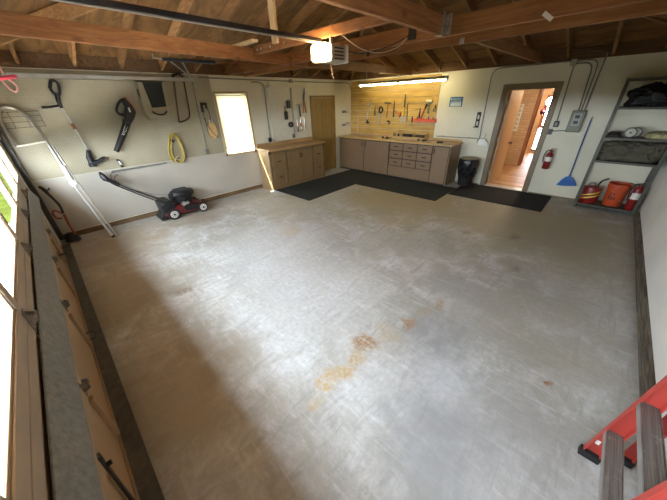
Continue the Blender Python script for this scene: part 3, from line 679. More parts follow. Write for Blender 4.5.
# ---- left cabinet
def pull(bm, x, y, z, ax, w=.07, out=1):
    """bow handle; ax 'y': on a face looking to +x; ax 'x': on a face looking to -y; ax 'z'/'zx' the upright ones"""
    for s in (-1, 1):
        pass
    if ax == 'y': pts = [(x, y-w/2, z), (x+.022, y-w/2+.006, z), (x+.026, y, z), (x+.022, y+w/2-.006, z), (x, y+w/2, z)]
    elif ax == 'x': pts = [(x-w/2, y, z), (x-w/2+.006, y-.022, z), (x, y-.026, z), (x+w/2-.006, y-.022, z), (x+w/2, y, z)]
    elif ax == 'zy': pts = [(x, y, z-w/2), (x+.022, y, z-w/2+.006), (x+.026, y, z), (x+.022, y, z+w/2-.006), (x, y, z+w/2)]
    else: pts = [(x, y, z-w/2), (x, y-.022, z-w/2+.006), (x, y-.026, z), (x, y-.022, z+w/2-.006), (x, y, z+w/2)]
    return tube(bm, smooth_path(pts, 3), .0095, 8)
LTOP = wood('worn_tan_benchtop', (.38, .22, .09), (.52, .33, .15), 'y', .4)
t = thing('base_cabinet', 'tan base cabinet with two doors and four drawers under window wall', 'cabinet', (.25, 4.33, 0))
CY0, CY1, CXF, CH = 3.42, 5.25, .50, .925
b = B(); box(b, .024, CXF-.02, CY0, CY1, 0.0, CH); obj('body', b, M('tan_cabinet_side', (.38, .25, .12), .5, var=.06, scale=3), t, .003)
b = B(); box(b, CXF-.02, CXF, CY0, CY1, .0, .10); obj('plinth', b, TANRAIL, t, .002)
b = B()
for y0, y1 in ((CY0, 3.49), (3.89, 3.965), (4.78, 4.85), (5.19, CY1)): box(b, CXF-.02, CXF, y0, y1, .10, CH)
box(b, CXF-.02, CXF, CY0, CY1, .86, CH); obj('face_frame', b, TANRAIL, t)
def panel_front(name, y0, y1, z0, z1, parent, x=CXF):
    b = B(); r = .042; box(b, x-.014, x+.006, y0+r, y1-r, z0+r, z1-r)
    box(b, x-.014, x+.014, y0, y0+r, z0, z1); box(b, x-.014, x+.014, y1-r, y1, z0, z1); box(b, x-.014, x+.014, y0+r, y1-r, z0, z0+r); box(b, x-.014, x+.014, y0+r, y1-r, z1-r, z1)
    return obj(name, b, TAN, parent, .002)
for y0, y1 in ((3.495, 3.885), (4.855, 5.185)):
    for z0, z1 in ((.49, .855), (.115, .475)):
        d = panel_front('drawer', y0, y1, z0, z1, t); b = B(); pull(b, CXF+.005, (y0+y1)/2, (z0+z1)/2, 'y', .09); obj('handle', b, BRASS, d)
for y0, y1, hy in ((3.97, 4.37, 4.34), (4.375, 4.775, 4.405)):
    d = panel_front('door', y0, y1, .115, .855, t); b = B(); pull(b, CXF+.013, hy, .73, 'zy', .09); obj('handle', b, BRASS, d)
b = B(); box(b, .024, CXF+.05, CY0-.025, CY1+.02, CH+.001, .97)
wt = obj('benchtop', b, LTOP, t, .006)
b = B(); box(b, .0245, .045, CY0-.02, CY1, .9705, 1.06); obj('backsplash', b, LTOP, t, .003)

# ---- long workbench on the back wall
MAUVE = M('mauve_brown_cabinet_paint', (.255, .16, .082), .5, var=.06, scale=3)
t = thing('workbench', 'long brown workbench with nine drawers and tan wooden top', 'workbench', (1.8, 6.68, 0))
BY, BX0, BX1, BH = 6.36, .06, 3.60, .925
b = B(); box(b, BX0, BX1-.02, BY+.02, D-.022, .0, BH); obj('body', b, MAUVE, t)
b = B(); box(b, BX1-.02, BX1, BY, D-.022, .0, BH); obj('end_panel', b, M('tan_end_panel', (.32, .20, .095), .45, var=.08, scale=3), t, .002)
b = B(); box(b, BX0, BX1-.02, BY+.012, BY+.02, 0, BH); obj('face_frame', b, M('gap_shade_brown', (.035, .02, .012), .6), t)  # dark sheet, shade painted into the gaps between the fronts
def slab(name, x0, x1, z0, z1, parent):
    b = B(); box(b, x0+.004, x1-.004, BY-.006, BY+.016, z0+.003, z1-.003); return obj(name, b, MAUVE, parent, .003)
dl = [(BX0+.01, 1.04, .98), (1.055, 1.905, 1.11), (3.17, 3.565, 3.215)]
for i, (x0, x1, hx) in enumerate(dl):
    d = slab('door', x0, x1, .035, .905, t); b = B(); pull(b, hx, BY-.004, .80, 'z', .10); obj('handle', b, BRASS, d)
cols = [(1.935, 2.335), (2.35, 2.745), (2.76, 3.15)]
rows = [(.725, .905), (.525, .71), (.325, .51)]
for x0, x1 in cols:
    for z0, z1 in rows:
        d = slab('drawer', x0, x1, z0, z1, t); b = B(); pull(b, (x0+x1)/2, BY-.004, (z0+z1)/2, 'x', .10); obj('handle', b, BRASS, d)
b = B(); box(b, 1.925, 3.16, BY-.004, BY+.016, .035, .315); obj('toe_panel', b, MAUVE, t, .003)
BTOP = wood('worn_oak_benchtop', (.50, .32, .13), (.68, .47, .22), 'x', .42)
b = B(); box(b, .03, BX1+.035, BY-.035, D-.022, BH+.001, .962); obj('benchtop', b, BTOP, t, .006)
b = B(); box(b, .03, BX1, D-.045, D-.0225, .9625, 1.015); obj('backsplash', b, BTOP, t, .003)

# things lying on the bench
BT = .962
t = thing('wooden_tray', 'open wooden tray divided into bins at back of bench', 'tray', (2.2, 6.90, BT))
b = B(); x0, x1, y0, y1 = 1.74, 2.72, 6.76, 6.93; zt = BT+.155
box(b, x0, x1, y0, y1, BT+.001, BT+.014); box(b, x0, x1, y0, y0+.012, BT+.014, BT+.06); box(b, x0, x1, y1-.012, y1, BT+.014, zt)
for x in (x0, 2.0, 2.34, x1-.012): box(b, x, x+.012, y0+.012, y1-.012, BT+.014, zt)
box(b, x0, x1, y0, y0+.012, zt-.022, zt); obj('box', b, wood('tray_wood', (.50, .34, .14), (.66, .48, .22), 'x', .6), t)
b = B(); lathe(b, [(.0, BT+.015), (.03, BT+.015), (.03, BT+.09), (.012, BT+.115), (.012, BT+.135), (0, BT+.135)], (1.87, 6.85, 0), 14); tag(obj('bottle', b, BLACK, None), 'small dark bottle standing in the wooden tray', 'bottle')
b = B(); box(b, 2.06, 2.30, 6.775, 6.91, BT+.015, BT+.125); tag(obj('dark_bin_fill', b, M('dark_fill', (.035, .02, .012), .7), None, .004), 'filler block darkening the inside of the middle bin of tray', 'box')  # blocks fill the bins so the tray's dark inside is put in as colour
b = B(); box(b, 2.42, 2.64, 6.775, 6.91, BT+.015, BT+.115); tag(obj('dark_bin_fill', b, M('brown_fill', (.07, .04, .02), .7), None, .004), 'filler block darkening the inside of the right bin of tray', 'box')
b = B(); box(b, .55, 1.60, 6.80, 6.84, BT+.001, BT+.018); tag(obj('straightedge', b, ALU, None, .003), 'long metal straightedge lying on the left of the bench', 'straightedge')
b = B(); box(b, 1.50, 2.95, 6.66, 6.70, BT+.001, BT+.016); tag(obj('measuring_bar', b, M('dull_grey_bar', (.38, .35, .30), .45, .5), None, .003), 'long grey metal bar lying in front of the wooden tray', 'bar')
def bar_clamp(x, label):
    t = thing('bar_clamp', label, 'clamp', (x, 6.6, BT))
    b = B(); box(b, x-.11, x+.11, 6.595, 6.605, BT+.018, BT+.032); obj('bar', b, DARKMETAL, t)
    b = B(); box(b, x-.11, x-.085, 6.57, 6.63, BT+.001, BT+.05); obj('jaw', b, BLACK, t, .004)
    b = B(); box(b, x+.03, x+.06, 6.565, 6.635, BT+.001, BT+.05); cyl(b, (x+.06, 6.6, BT+.025), (x+.13, 6.6, BT+.025), .014, n=10); obj('grip', b, BLACK, t, .003)
bar_clamp(1.62, 'small black clamp lying at the middle of bench top'); bar_clamp(2.72, 'small black clamp lying in front of tray right end')
t = thing('folding_rule', 'dark flat ruler lying on right end of bench', 'ruler', (3.1, 6.88, BT))
b = B(); box(b, 2.85, 3.55, 6.86, 6.90, BT+.001, BT+.012); obj('blade', b, M('brown_rule', (.25, .17, .09), .5), t, .002)
b = B(); box(b, 3.16, 3.30, 6.50, 6.57, BT+.001, BT+.035); tag(obj('sanding_block', b, BLACK, None, .008), 'black sanding block on right end of bench top', 'block')
b = B(); box(b, .30, .335, 6.955, 6.975, 1.016, 1.53); tag(obj('wooden_batten', b, PINE_Z, None, .003), 'pale wooden batten standing against left edge of board panelling', 'batten')

# ---- tools on the yellow boards
TY = D-.021   # face of the boards
GR = 'tools hung on the yellow boards'
def on_board(name, label, cat, x, z): 
    return thing(name, label, cat, (x, TY, z), GR)
def peg(bm, x, z): cyl(bm, (x, TY, z), (x, TY-.045, z), .004, n=6)
HICK = M('hickory_handle', (.46, .20, .07), .5); YEL = M('yellow_grip', (.75, .52, .04), .45); RG = M('red_grip', (.62, .07, .03), .45)
t = on_board('coping_saw', 'silver coping saw hung leftmost on the yellow boards', 'saw', .72, 1.6)
b = B(); tube(b, smooth_path([(.69, TY-.02, 1.42), (.70, TY-.02, 1.60), (.73, TY-.02, 1.82), (.79, TY-.02, 1.82), (.80, TY-.02, 1.78)]), .010, 8); obj('frame', b, STEEL, t)
b = B(); cyl(b, (.69, TY-.02, 1.42), (.685, TY-.02, 1.32), .017, .02, 10); box(b, .66, .74, TY-.035, TY-.008, 1.32, 1.36); obj('handle', b, BLACK, t)
t = on_board('tin_snips', 'small dark snips hung beside the coping saw', 'snips', .95, 1.6)
b = B(); tube(b, [(.945, TY-.02, 1.58), (.95, TY-.02, 1.66), (.95, TY-.02, 1.76)], [.018, .014, .004], 8, flat=.5); obj('blade', b, DARKMETAL, t)
b = B(); tube(b, [(.945, TY-.02, 1.60), (.925, TY-.02, 1.53)], .010, 8); tube(b, [(.95, TY-.02, 1.60), (.97, TY-.02, 1.53)], .010, 8); obj('handle', b, M('teal_grip', (.05, .12, .12), .5), t)
t = on_board('hand_saw', 'hand saw with black handle hung on yellow boards', 'saw', 1.13, 1.5)
b = B(); prism(b, [(1.095, 1.60), (1.155, 1.585), (1.115, 1.29), (1.085, 1.29)], 'y', TY-.012, TY-.009); obj('blade', b, STEEL, t)
b = B(); tube(b, smooth_path([(1.11, TY-.02, 1.60), (1.12, TY-.02, 1.71), (1.17, TY-.02, 1.72), (1.20, TY-.02, 1.65), (1.16, TY-.02, 1.59), (1.11, TY-.02, 1.60)]), .017, 8); obj('handle', b, BLACK, t)
def hammer(x, z0, z1, label, headmat, hmat, hx=.055, grp=None):
    t = on_board('hammer', label, 'hammer', x, (z0+z1)/2)
    b = B(); tube(b, [(x-.012, TY-.025, z0), (x-.01, TY-.025, z0+.12), (x+.004, TY-.025, z1)], [.019, .015, .013], 10, flat=.7); obj('handle', b, hmat, t)
    b = B(); tube(b, smooth_path([(x-hx-.025, TY-.025, z1+.005), (x-hx+.005, TY-.025, z1+.004), (x, TY-.025, z1), (x+hx, TY-.025, z1-.002), (x+hx+.025, TY-.025, z1-.03)], 3), [.019]*3+[.018]*3+[.016]*3+[.012]*3+[.006], 10); obj('head', b, headmat, t)
hammer(1.39, 1.49, 1.83, 'claw hammer with brown handle hung beside hand saw', DARKMETAL, HICK)
t = on_board('file', 'long dark file hung right of the claw hammer', 'file', 1.585, 1.7)
b = B(); prism(b, [(1.572, 1.60), (1.60, 1.60), (1.592, 1.88), (1.582, 1.88)], 'y', TY-.018, TY-.01); obj('blade', b, DARKMETAL, t)
b = B(); cyl(b, (1.586, TY-.014, 1.50), (1.586, TY-.014, 1.61), .014, .010, 10); obj('handle', b, BLACK, t)
t = on_board('spring_clamp', 'small dark clamp hung low under the claw hammer', 'clamp', 1.435, 1.345)
b = B(); tube(b, smooth_path([(1.40, TY-.02, 1.36), (1.435, TY-.02, 1.385), (1.47, TY-.02, 1.35), (1.44, TY-.02, 1.31)]), .014, 8); obj('jaw', b, BLACK, t)
t = on_board('pistol_drill', 'orange and red pistol grip tool hung on the yellow boards', 'tool', 1.75, 1.6)
b = B(); tube(b, smooth_path([(1.635, TY-.03, 1.645), (1.68, TY-.03, 1.62), (1.76, TY-.03, 1.575), (1.82, TY-.03, 1.55)]), [.012]*4+[.017]*4+[.028]*4+[.03], 10); obj('body', b, M('orange_tool_body', (.65, .22, .05), .45), t)
b = B(); tube(b, [(1.80, TY-.03, 1.60), (1.82, TY-.03, 1.54), (1.79, TY-.03, 1.50)], .024, 10); obj('grip', b, RG, t)
t = on_board('pruning_saw', 'long upright saw with yellow handle reaching highest on boards', 'saw', 1.91, 1.8)
b = B(); prism(b, [(1.895, 1.70), (1.93, 1.70), (1.925, 2.03), (1.908, 2.03)], 'y', TY-.016, TY-.012); obj('blade', b, DARKMETAL, t)
b = B(); tube(b, [(1.905, TY-.02, 1.52), (1.91, TY-.02, 1.62), (1.912, TY-.02, 1.73)], [.02, .016, .018], 10); obj('handle', b, YEL, t)
t = on_board('pry_bar', 'thin dark pry bar hung right of yellow handled saw', 'bar', 2.02, 1.6)
b = B(); tube(b, smooth_path([(2.03, TY-.02, 1.40), (2.02, TY-.02, 1.6), (2.015, TY-.02, 1.78), (2.035, TY-.03, 1.82)]), .009, 8, flat=.6); obj('bar', b, DARKMETAL, t)
for i, (x, z0, z1, lb) in enumerate(((1.80, 1.40, 1.50, 'first'), (1.85, 1.33, 1.49, 'second'), (1.90, 1.37, 1.48, 'third'), (1.96, 1.32, 1.48, 'fourth'))):
    t = on_board('key_wrench', f'small silver wrench, {lb} from left under the yellow handled saw', 'wrench', x, z0)
    b = B(); tube(b, [(x, TY-.016, z0), (x+.003, TY-.016, z1)], .006, 6); lathe(b, [(.010, -.006), (.018, -.006), (.018, .006), (.010, .006)], (x+.003, TY-.016, z1), 10, 'y'); obj('shaft', b, STEEL, t)
t = on_board('screwdriver', 'lone dark screwdriver hung left of the red rack', 'screwdriver', 2.18, 1.4)
b = B(); cyl(b, (2.185, TY-.025, 1.38), (2.185, TY-.025, 1.50), .017, .014, 10); obj('handle', b, BLACK, t)
b = B(); cyl(b, (2.185, TY-.025, 1.28), (2.185, TY-.025, 1.38), .005, n=6); obj('shaft', b, M('greenish_shank', (.25, .30, .20), .4, .5), t)
t = on_board('tool_rack', 'long red plastic tool rack on the yellow boards', 'tool rack', 2.55, 1.43)
b = B(); box(b, 2.24, 2.87, TY-.07, TY-.001, 1.42, 1.432); box(b, 2.24, 2.87, TY-.01, TY-.001, 1.37, 1.47); box(b, 2.24, 2.87, TY-.075, TY-.065, 1.405, 1.445)
obj('shelf', b, M('red_orange_plastic', (.72, .12, .03), .4), t, .003)
b = B()
for i in range(6): x = 2.30+i*.1; tube(b, [(x, TY-.03, 1.42), (x, TY-.035, 1.36), (x, TY-.05, 1.355)], .004, 6)
obj('hook', b, STEEL, t)
for i, (x, h, m, lb) in enumerate(((2.34, .05, BLACK, 'black'), (2.45, .07, RG, 'red'), (2.58, .05, YEL, 'yellow'), (2.66, .06, M('blue_grip', (.04, .09, .3), .4), 'blue'), (2.78, .05, M('green_grip', (.05, .2, .06), .4), 'green'))):
    t = on_board('screwdriver', f'screwdriver with {lb} handle standing in red rack', 'screwdriver', x, 1.43)
    b = B(); cyl(b, (x, TY-.04, 1.433), (x, TY-.04, 1.45+h), .014, .012, 10); obj('handle', b, m, t)
    b = B(); cyl(b, (x, TY-.04, 1.31), (x, TY-.04, 1.433), .004, n=6); obj('shaft', b, STEEL, t)
t = on_board('pipe_wrench', 'slanted red pipe wrench above the red rack', 'wrench', 2.5, 1.65)
b = B(); tube(b, [(2.46, TY-.025, 1.48), (2.50, TY-.025, 1.64), (2.525, TY-.025, 1.72)], .015, 8, flat=.6); obj('handle', b, RG, t)
b = B(); tube(b, [(2.52, TY-.025, 1.70), (2.54, TY-.025, 1.79)], [.024, .02], 8, flat=.6); box(b, 2.545, 2.575, TY-.035, TY-.012, 1.74, 1.775); obj('jaw', b, DARKMETAL, t)
t = on_board('chisel', 'dark pointed chisel left of the red pipe wrench', 'chisel', 2.385, 1.6)
b = B(); prism(b, [(2.372, 1.57), (2.402, 1.57), (2.395, 1.70), (2.38, 1.70)], 'y', TY-.025, TY-.018); obj('blade', b, DARKMETAL, t)
b = B(); cyl(b, (2.386, TY-.022, 1.48), (2.386, TY-.022, 1.58), .016, .013, 10); obj('handle', b, BLACK, t)
t = on_board('mallet', 'mallet with cream head hung above the red rack', 'mallet', 2.625, 1.75)
b = B(); cyl(b, (2.565, TY-.04, 1.85), (2.685, TY-.04, 1.85), .034, n=14); obj('head', b, M('cream_rubber', (.72, .66, .50), .6), t)
b = B(); cyl(b, (2.63, TY-.04, 1.59), (2.625, TY-.04, 1.83), .015, .012, 10); obj('handle', b, M('dark_green_handle', (.10, .12, .05), .5), t)
t = on_board('pliers', 'small dark pliers hung at right end of boards', 'pliers', 2.79, 1.7)
b = B(); 
for s in (-1, 1): tube(b, smooth_path([(2.79-s*.006, TY-.02, 1.77), (2.79, TY-.02, 1.725), (2.79+s*.026, TY-.02, 1.68), (2.79+s*.018, TY-.02, 1.63)]), .007, 8)
obj('jaw', b, DARKMETAL, t)

# ---- tool board on the left wall above the base cabinet
t = thing('tool_board', 'white painted tool board above the tan base cabinet', 'board', (0, 4.6, 1.62))
b = B(); box(b, .001, .014, 3.93, 5.14, 1.062, 2.25); obj('panel', b, M('white_board_paint', (.68, .64, .52), .55, var=.04), t, .002)
b = B(); box(b, .001, .04, 3.90, 5.16, 2.25, 2.285); obj('top_rail', b, WALLC, t, .003)
b = B(); box(b, .0145, .03, 4.60, 4.655, 1.20, 2.25); obj('centre_batten', b, M('grey_batten', (.42, .40, .34), .6), t, .002)
LX = .0145
def on_left(name, label, cat, y, z): return thing(name, label, cat, (LX, y, z), 'tools on the white tool board')
t = on_left('brush_block', 'upper black brush on the white tool board', 'brush', 4.51, 1.87)
b = B(); box(b, LX, .05, 4.465, 4.545, 1.80, 1.96); obj('bristles', b, BLACK, t, .008)
b = B(); cyl(b, (.03, 4.505, 1.96), (.03, 4.515, 1.985), .012, n=8); obj('handle', b, HICK, t)
t = on_left('scrub_brush', 'lower black brush with wooden handle on white board', 'brush', 4.40, 1.65)
b = B(); box(b, LX, .05, 4.365, 4.435, 1.55, 1.73); obj('bristles', b, BLACK, t, .008)
b = B(); cyl(b, (.03, 4.395, 1.73), (.03, 4.385, 1.85), .012, .010, 8); obj('handle', b, HICK, t)
t = on_left('tape_roll', 'black tape roll hung low on the white board', 'tape', 4.52, 1.42)
b = B(); lathe(b, [(.035, LX), (.066, LX), (.066, LX+.045), (.035, LX+.045), (.035, LX)], (0, 4.52, 1.42), 20, 'x'); obj('roll', b, BLACK, t)
t = on_left('claw_hammer', 'hammer with teal handle on the white tool board', 'hammer', 4.84, 1.75)
b = B(); tube(b, [(.035, 4.865, 1.60), (.035, 4.845, 1.85)], [.017, .013], 10); obj('handle', b, M('teal_handle', (.04, .13, .15), .45), t)
b = B(); tube(b, smooth_path([(.035, 4.775, 1.835), (.035, 4.81, 1.87), (.035, 4.85, 1.875), (.035, 4.90, 1.87)], 3), [.006]*3+[.013]*3+[.018]*4, 10); obj('head', b, STEEL, t)
t = on_left('lopping_shears', 'blue bladed loppers with wooden handles on white board', 'shears', 5.05, 1.95)
b = B(); tube(b, [(.035, 5.03, 1.98), (.035, 5.05, 2.10), (.035, 5.07, 2.23)], [.020, .022, .006], 8, flat=.5); obj('blade', b, M('blue_painted_steel', (.05, .07, .22), .4, .3), t)
b = B(); tube(b, [(.035, 5.03, 1.98), (.035, 4.99, 1.68)], .014, 8); tube(b, [(.035, 5.04, 1.98), (.035, 5.075, 1.68)], .014, 8); obj('handle', b, M('orange_wood_handle', (.50, .24, .10), .5), t)
for y, z0, z1, m, lb in ((4.745, 1.22, 1.50, BLACK, 'black handled scraper hung below the teal hammer'), (4.86, 1.36, 1.52, RG, 'red handled screwdriver hung below the loppers'), (4.87, 1.22, 1.34, HICK, 'short wooden tool under red handled screwdriver'), (5.0, 1.25, 1.53, M('pale_wood_tool', (.62, .48, .28), .6), 'pale wooden tool hung at right of white board')):
    t = on_left('hand_tool', lb, 'tool', y, z0)
    b = B(); cyl(b, (.03, y, z0), (.03, y, (z0+z1)/2), .014, .012, 8); obj('handle', b, m, t)
    b = B(); cyl(b, (.03, y, (z0+z1)/2), (.03, y, z1), .006, n=6); obj('shaft', b, STEEL, t)
t = thing('outlet_box', 'grey outlet box at foot of the batten above base cabinet', 'outlet', (LX, 4.58, 1.15))
b = B(); box(b, LX+.001, .055, 4.545, 4.615, 1.09, 1.195); obj('box', b, GREYPIPE, t, .003)
b = B(); box(b, .055, .057, 4.562, 4.60, 1.105, 1.135); box(b, .055, .057, 4.562, 4.60, 1.15, 1.18); obj('socket', b, BLACK, t)
t = thing('wall_outlet', 'black plug and outlet beside window above base cabinet', 'outlet', (0, 3.83, 1.12))
b = B(); box(b, .0, .045, 3.79, 3.86, 1.07, 1.17); obj('box', b, BLACK, t, .004)
b = B(); cyl(b, (.045, 3.825, 1.12), (.075, 3.825, 1.12), .018, n=10); tube(b, smooth_path([(.075, 3.825, 1.12), (.085, 3.86, 1.10), (.06, 3.93, 1.085), (.03, 4.0, 1.08)]), .005, 6); obj('plug', b, BLACK, t)
t = thing('small_bell', 'small white cone hanging at top of tool board', 'bell', (.05, 3.95, 2.28))
b = B(); lathe(b, [(.055, 2.25), (.05, 2.26), (.015, 2.325), (0, 2.33)], (.10, 3.95, 0), 14); obj('cone', b, M('bright_white', (.9, .88, .82), .4, var=.02), t)
b = B(); tube(b, [(.10, 3.95, 2.33), (.10, 3.95, 2.35), (.0, 3.95, 2.36)], .005, 6); obj('hook', b, GALV, t)

# wire racks by the corner
for z0, z1, lb in ((1.50, 1.78, 'upper'), (1.14, 1.43, 'lower')):
    t = thing('wire_rack', f'{lb} white wire rack by the corner of yellow boards', 'rack', (0, 6.68, z0), 'wire racks in the corner')
    b = B(); WR = M('white_wire', (.75, .73, .64), .5)
    for i in range(9): y = 6.46+i*.054; tube(b, [(.006, y, z0), (.006, y, z1)], .0028, 5)
    for i in range(4): z = z0+i*(z1-z0)/3; tube(b, [(.006, 6.46, z), (.006, 6.892, z)], .0028, 5)
    obj('grid', b, WR, t)
    b = B()
    for i in range(9): y = 6.46+i*.054; tube(b, [(.006, y, z0+.10), (.10, y, z0+.10), (.10, y, z0+.14)], .0028, 5)
    tube(b, [(.10, 6.46, z0+.14), (.10, 6.892, z0+.14)], .0035, 5); obj('basket', b, WR, t)
b = B(); box(b, .02, .08, 6.54, 6.68, 1.606, 1.66); tag(obj('black_case', b, BLACK, None, .006), 'small black case lying in the upper wire rack', 'case')
b = B(); box(b, .02, .06, 6.70, 6.86, 1.606, 1.62); tag(obj('flat_bar', b, M('brown_bar', (.30, .24, .14), .5), None, .003), 'thin brown bar lying in the upper wire rack', 'bar')
b = B(); box(b, .02, .08, 6.53, 6.66, 1.246, 1.29); tag(obj('black_case', b, BLACK, None, .006), 'small black case lying in the lower wire rack', 'case')
b = B(); blob(b, (.055, 6.76, 1.29), (.035, .08, .045), 3, .3, 20, 1, 1.246, 20, 12); tag(obj('rag', b, M('grey_purple_rag', (.40, .36, .38), .9), None), 'grey rag bundled in the lower wire rack', 'rag')

# ---- garden tools on the pegboard
PX = .009  # wall tool positions below worked out from image pixels, then hard-coded
t = thing('string_trimmer', 'black and silver string trimmer hung head down on pegboard', 'trimmer', (PX, .24, 1.7))
b = B(); tube(b, smooth_path([(.07, .165, 2.20), (.08, .22, 2.30), (.08, .275, 2.27), (.075, .245, 2.14), (.07, .20, 2.12), (.07, .165, 2.20)]), .019, 8); tube(b, [(.07, .215, 2.14), (.075, .195, 2.03), (.075, .195, 1.95)], [.030, .026, .020], 10); obj('grip', b, BLACK, t)
b = B(); tube(b, [(.08, .17, 1.985), (.12, .08, 1.97), (.13, -.02, 1.965)], [.014, .016, .017], 10); obj('front_handle', b, BLACK, t)
b = B(); tube(b, [(.075, .197, 1.96), (.06, .245, 1.62), (.05, .285, 1.32)], .0135, 10); obj('shaft', b, STEEL, t)
b = B(); cyl(b, (.068, .228, 1.74), (.064, .24, 1.66), .023, n=12); obj('collar', b, M('brown_orange_collar', (.22, .08, .03), .5), t)
b = B(); tube(b, [(.05, .282, 1.34), (.06, .25, 1.22), (.09, .25, 1.12)], [.024, .045, .04], 12); lathe(b, [(.0, 1.08), (.055, 1.085), (.055, 1.13), (.03, 1.15)], (.09, .25, 0), 14); obj('motor_head', b, BLACK, t)
b = B(); prism(b, [(.20, 1.145), (.34, 1.175), (.43, 1.215), (.45, 1.20), (.40, 1.15), (.26, 1.105)], 'x', .02, .14); obj('guard', b, BLACK, t, .006)
t = thing('leaf_blower', 'black leaf blower hung nozzle down on pegboard', 'leaf blower', (PX, .9, 1.7))
b = B(); prism(b, [(.97, 2.05), (1.03, 2.08), (1.10, 1.96), (1.125, 1.86), (1.08, 1.78), (1.0, 1.69), (.91, 1.715), (.955, 1.85), (1.0, 1.95)], 'x', .03, .15); obj('body', b, BLACK, t, .02)
b = B(); tube(b, smooth_path([(.09, .99, 2.05), (.09, .92, 1.99), (.09, .865, 1.90), (.09, .88, 1.84), (.09, .95, 1.82)]), [.019]*17, 10); obj('handle', b, BLACK, t)
b = B(); tube(b, [(.09, .955, 1.74), (.09, .945, 1.70), (.085, .645, 1.285), (.085, .635, 1.27)], [.052, .056, .040, .040], 16); obj('nozzle', b, BLACK, t)
b = B(); prism(b, [(1.04, 2.085), (1.055, 2.08), (1.13, 1.90), (1.12, 1.89)], 'x', .06, .12); obj('stripe', b, M('orange_trim', (.65, .14, .04), .4), t)
b = B(); cyl(b, (.09, .955, 1.735), (.09, .94, 1.70), .060, n=16); obj('collar', b, M('charcoal_collar', (.04, .04, .04), .5), t)
ang = math.atan2(-(1.70-1.285), -(.945-.645))   # text runs up the nozzle, in the y-z plane facing +x
c = .857; mtx = Matrix(((0, 0, 1), (-.586, -.810, 0), (-.810, .586, 0))).transposed()
# local x along the nozzle (upwards), local z to +x
ex = Vector((0, .586, .810)); ez = Vector((1, 0, 0)); ey = ez.cross(ex)
tx = text('lettering', 'WORX', .066, WHITE, t, (.1385, .872, 1.60), (0, 0, 0))
tx.rotation_euler = Matrix((ex, ey, ez)).transposed().to_euler(); text_mesh(tx)
b = B(); box(b, .149, .152, 1.02, 1.045, 1.86, 1.93); obj('badge', b, WHITE, t)
t = thing('grass_catcher', 'beige plastic grass catcher with dark mesh panel on pegboard', 'grass catcher', (PX, 1.48, 2.0))
b = B(); prism(b, [(1.27, 2.322), (1.72, 2.322), (1.67, 1.93), (1.64, 1.745), (1.30, 1.715), (1.24, 1.80), (1.235, 2.0)], 'x', .01, .15)
for v in b.verts:
    if v.co.x > .1: v.co.y = 1.47+(v.co.y-1.47)*.92; v.co.z = 2.03+(v.co.z-2.03)*.94
obj('shell', b, M('beige_plastic', (.36, .32, .22), .5, var=.06), t, .012)
b = B(); prism(b, [(1.355, 2.30), (1.655, 2.30), (1.62, 1.925), (1.385, 1.915)], 'x', .148, .158); obj('mesh_panel', b, M('dark_mesh', (.022, .026, .024), .75), t, .004)
b = B(); tube(b, smooth_path([(.15, 1.37, 1.855), (.17, 1.42, 1.815), (.175, 1.50, 1.80), (.17, 1.56, 1.815), (.15, 1.605, 1.85)]), .013, 8); obj('handle', b, BLACK, t)
b = B(); tube(b, smooth_path([(.10, 1.268, 2.19), (.12, 1.262, 2.12), (.12, 1.275, 2.0), (.10, 1.285, 1.94)]), .014, 8); obj('side_grip', b, BLACK, t)
b = B(); tube(b, [(.0, 1.70, 1.935), (.10, 1.72, 1.94)], .004, 6); tag(obj('peg_hook', b, GALV, None), 'thin metal peg hook beside the beige grass catcher', 'hook')
t = thing('bow_saw', 'large dark bow saw hung on pegboard under the track end', 'saw', (PX, 1.95, 2.0))
b = B(); tube(b, smooth_path([(.04, 2.09, 2.42), (.04, 2.085, 2.30), (.04, 2.06, 1.98), (.04, 2.04, 1.80), (.04, 2.0, 1.715), (.04, 1.90, 1.67), (.04, 1.80, 1.65)]), .013, 8); obj('frame', b, M('dark_brown_frame', (.06, .035, .03), .45, .3), t)
b = B(); prism(b, [(1.905, 2.40), (1.935, 2.40), (1.815, 1.66), (1.785, 1.66)], 'x', .038, .041); obj('blade', b, M('rusty_blade', (.14, .09, .06), .5, .5), t)
b = B(); tube(b, smooth_path([(.04, 1.90, 2.40), (.04, 1.95, 2.43), (.04, 2.05, 2.44), (.04, 2.09, 2.40)]), .015, 8); obj('grip', b, BLACK, t)
b = B(); cyl(b, (.0, 2.0, 2.425), (.07, 2.0, 2.43), .005, n=6); obj('hook', b, GALV, t)
t = thing('garden_hose', 'coil of yellow garden hose hung on the pegboard', 'hose', (PX, 1.6, 1.2))
HOSE = M('ochre_hose', (.38, .275, .045), .45)
b = B(); loops = []
rnd = random.Random(3)
for k in range(5):
    cy = 1.60+rnd.uniform(-.02, .02); wv = .095+rnd.uniform(-.015, .03); h = .27+rnd.uniform(-.02, .02)
    for i in range(28):
        a = 2*PI*i/28; s = 1.15-.35*math.sin(a)
        loops.append((.03+.016*k+.012*math.sin(a*2+k), cy+wv*math.cos(a)*s*.9+.02*math.sin(a), 1.20+h*math.sin(a)))
tube(b, loops, .0125, 8); obj('coil', b, HOSE, t)
b = B(); tube(b, smooth_path([(.10, 1.50, .98), (.11, 1.55, .93), (.11, 1.64, .94), (.10, 1.66, 1.02), (.10, 1.58, 1.06), (.09, 1.50, .98)]), .009, 8); obj('loose_end', b, M('pale_hose_end', (.50, .44, .26), .5), t)
b = B(); cyl(b, (.05, 1.535, 1.36), (.12, 1.575, 1.335), .02, n=10); obj('tie', b, BLACK, t)
b = B(); cyl(b, (.0, 1.61, 1.455), (.13, 1.61, 1.46), .006, n=6); obj('hook', b, GALV, t)
t = thing('strap_hung_scoop', 'tan oval scoop hung by black straps beside side window', 'scoop', (PX, 2.42, 1.6))
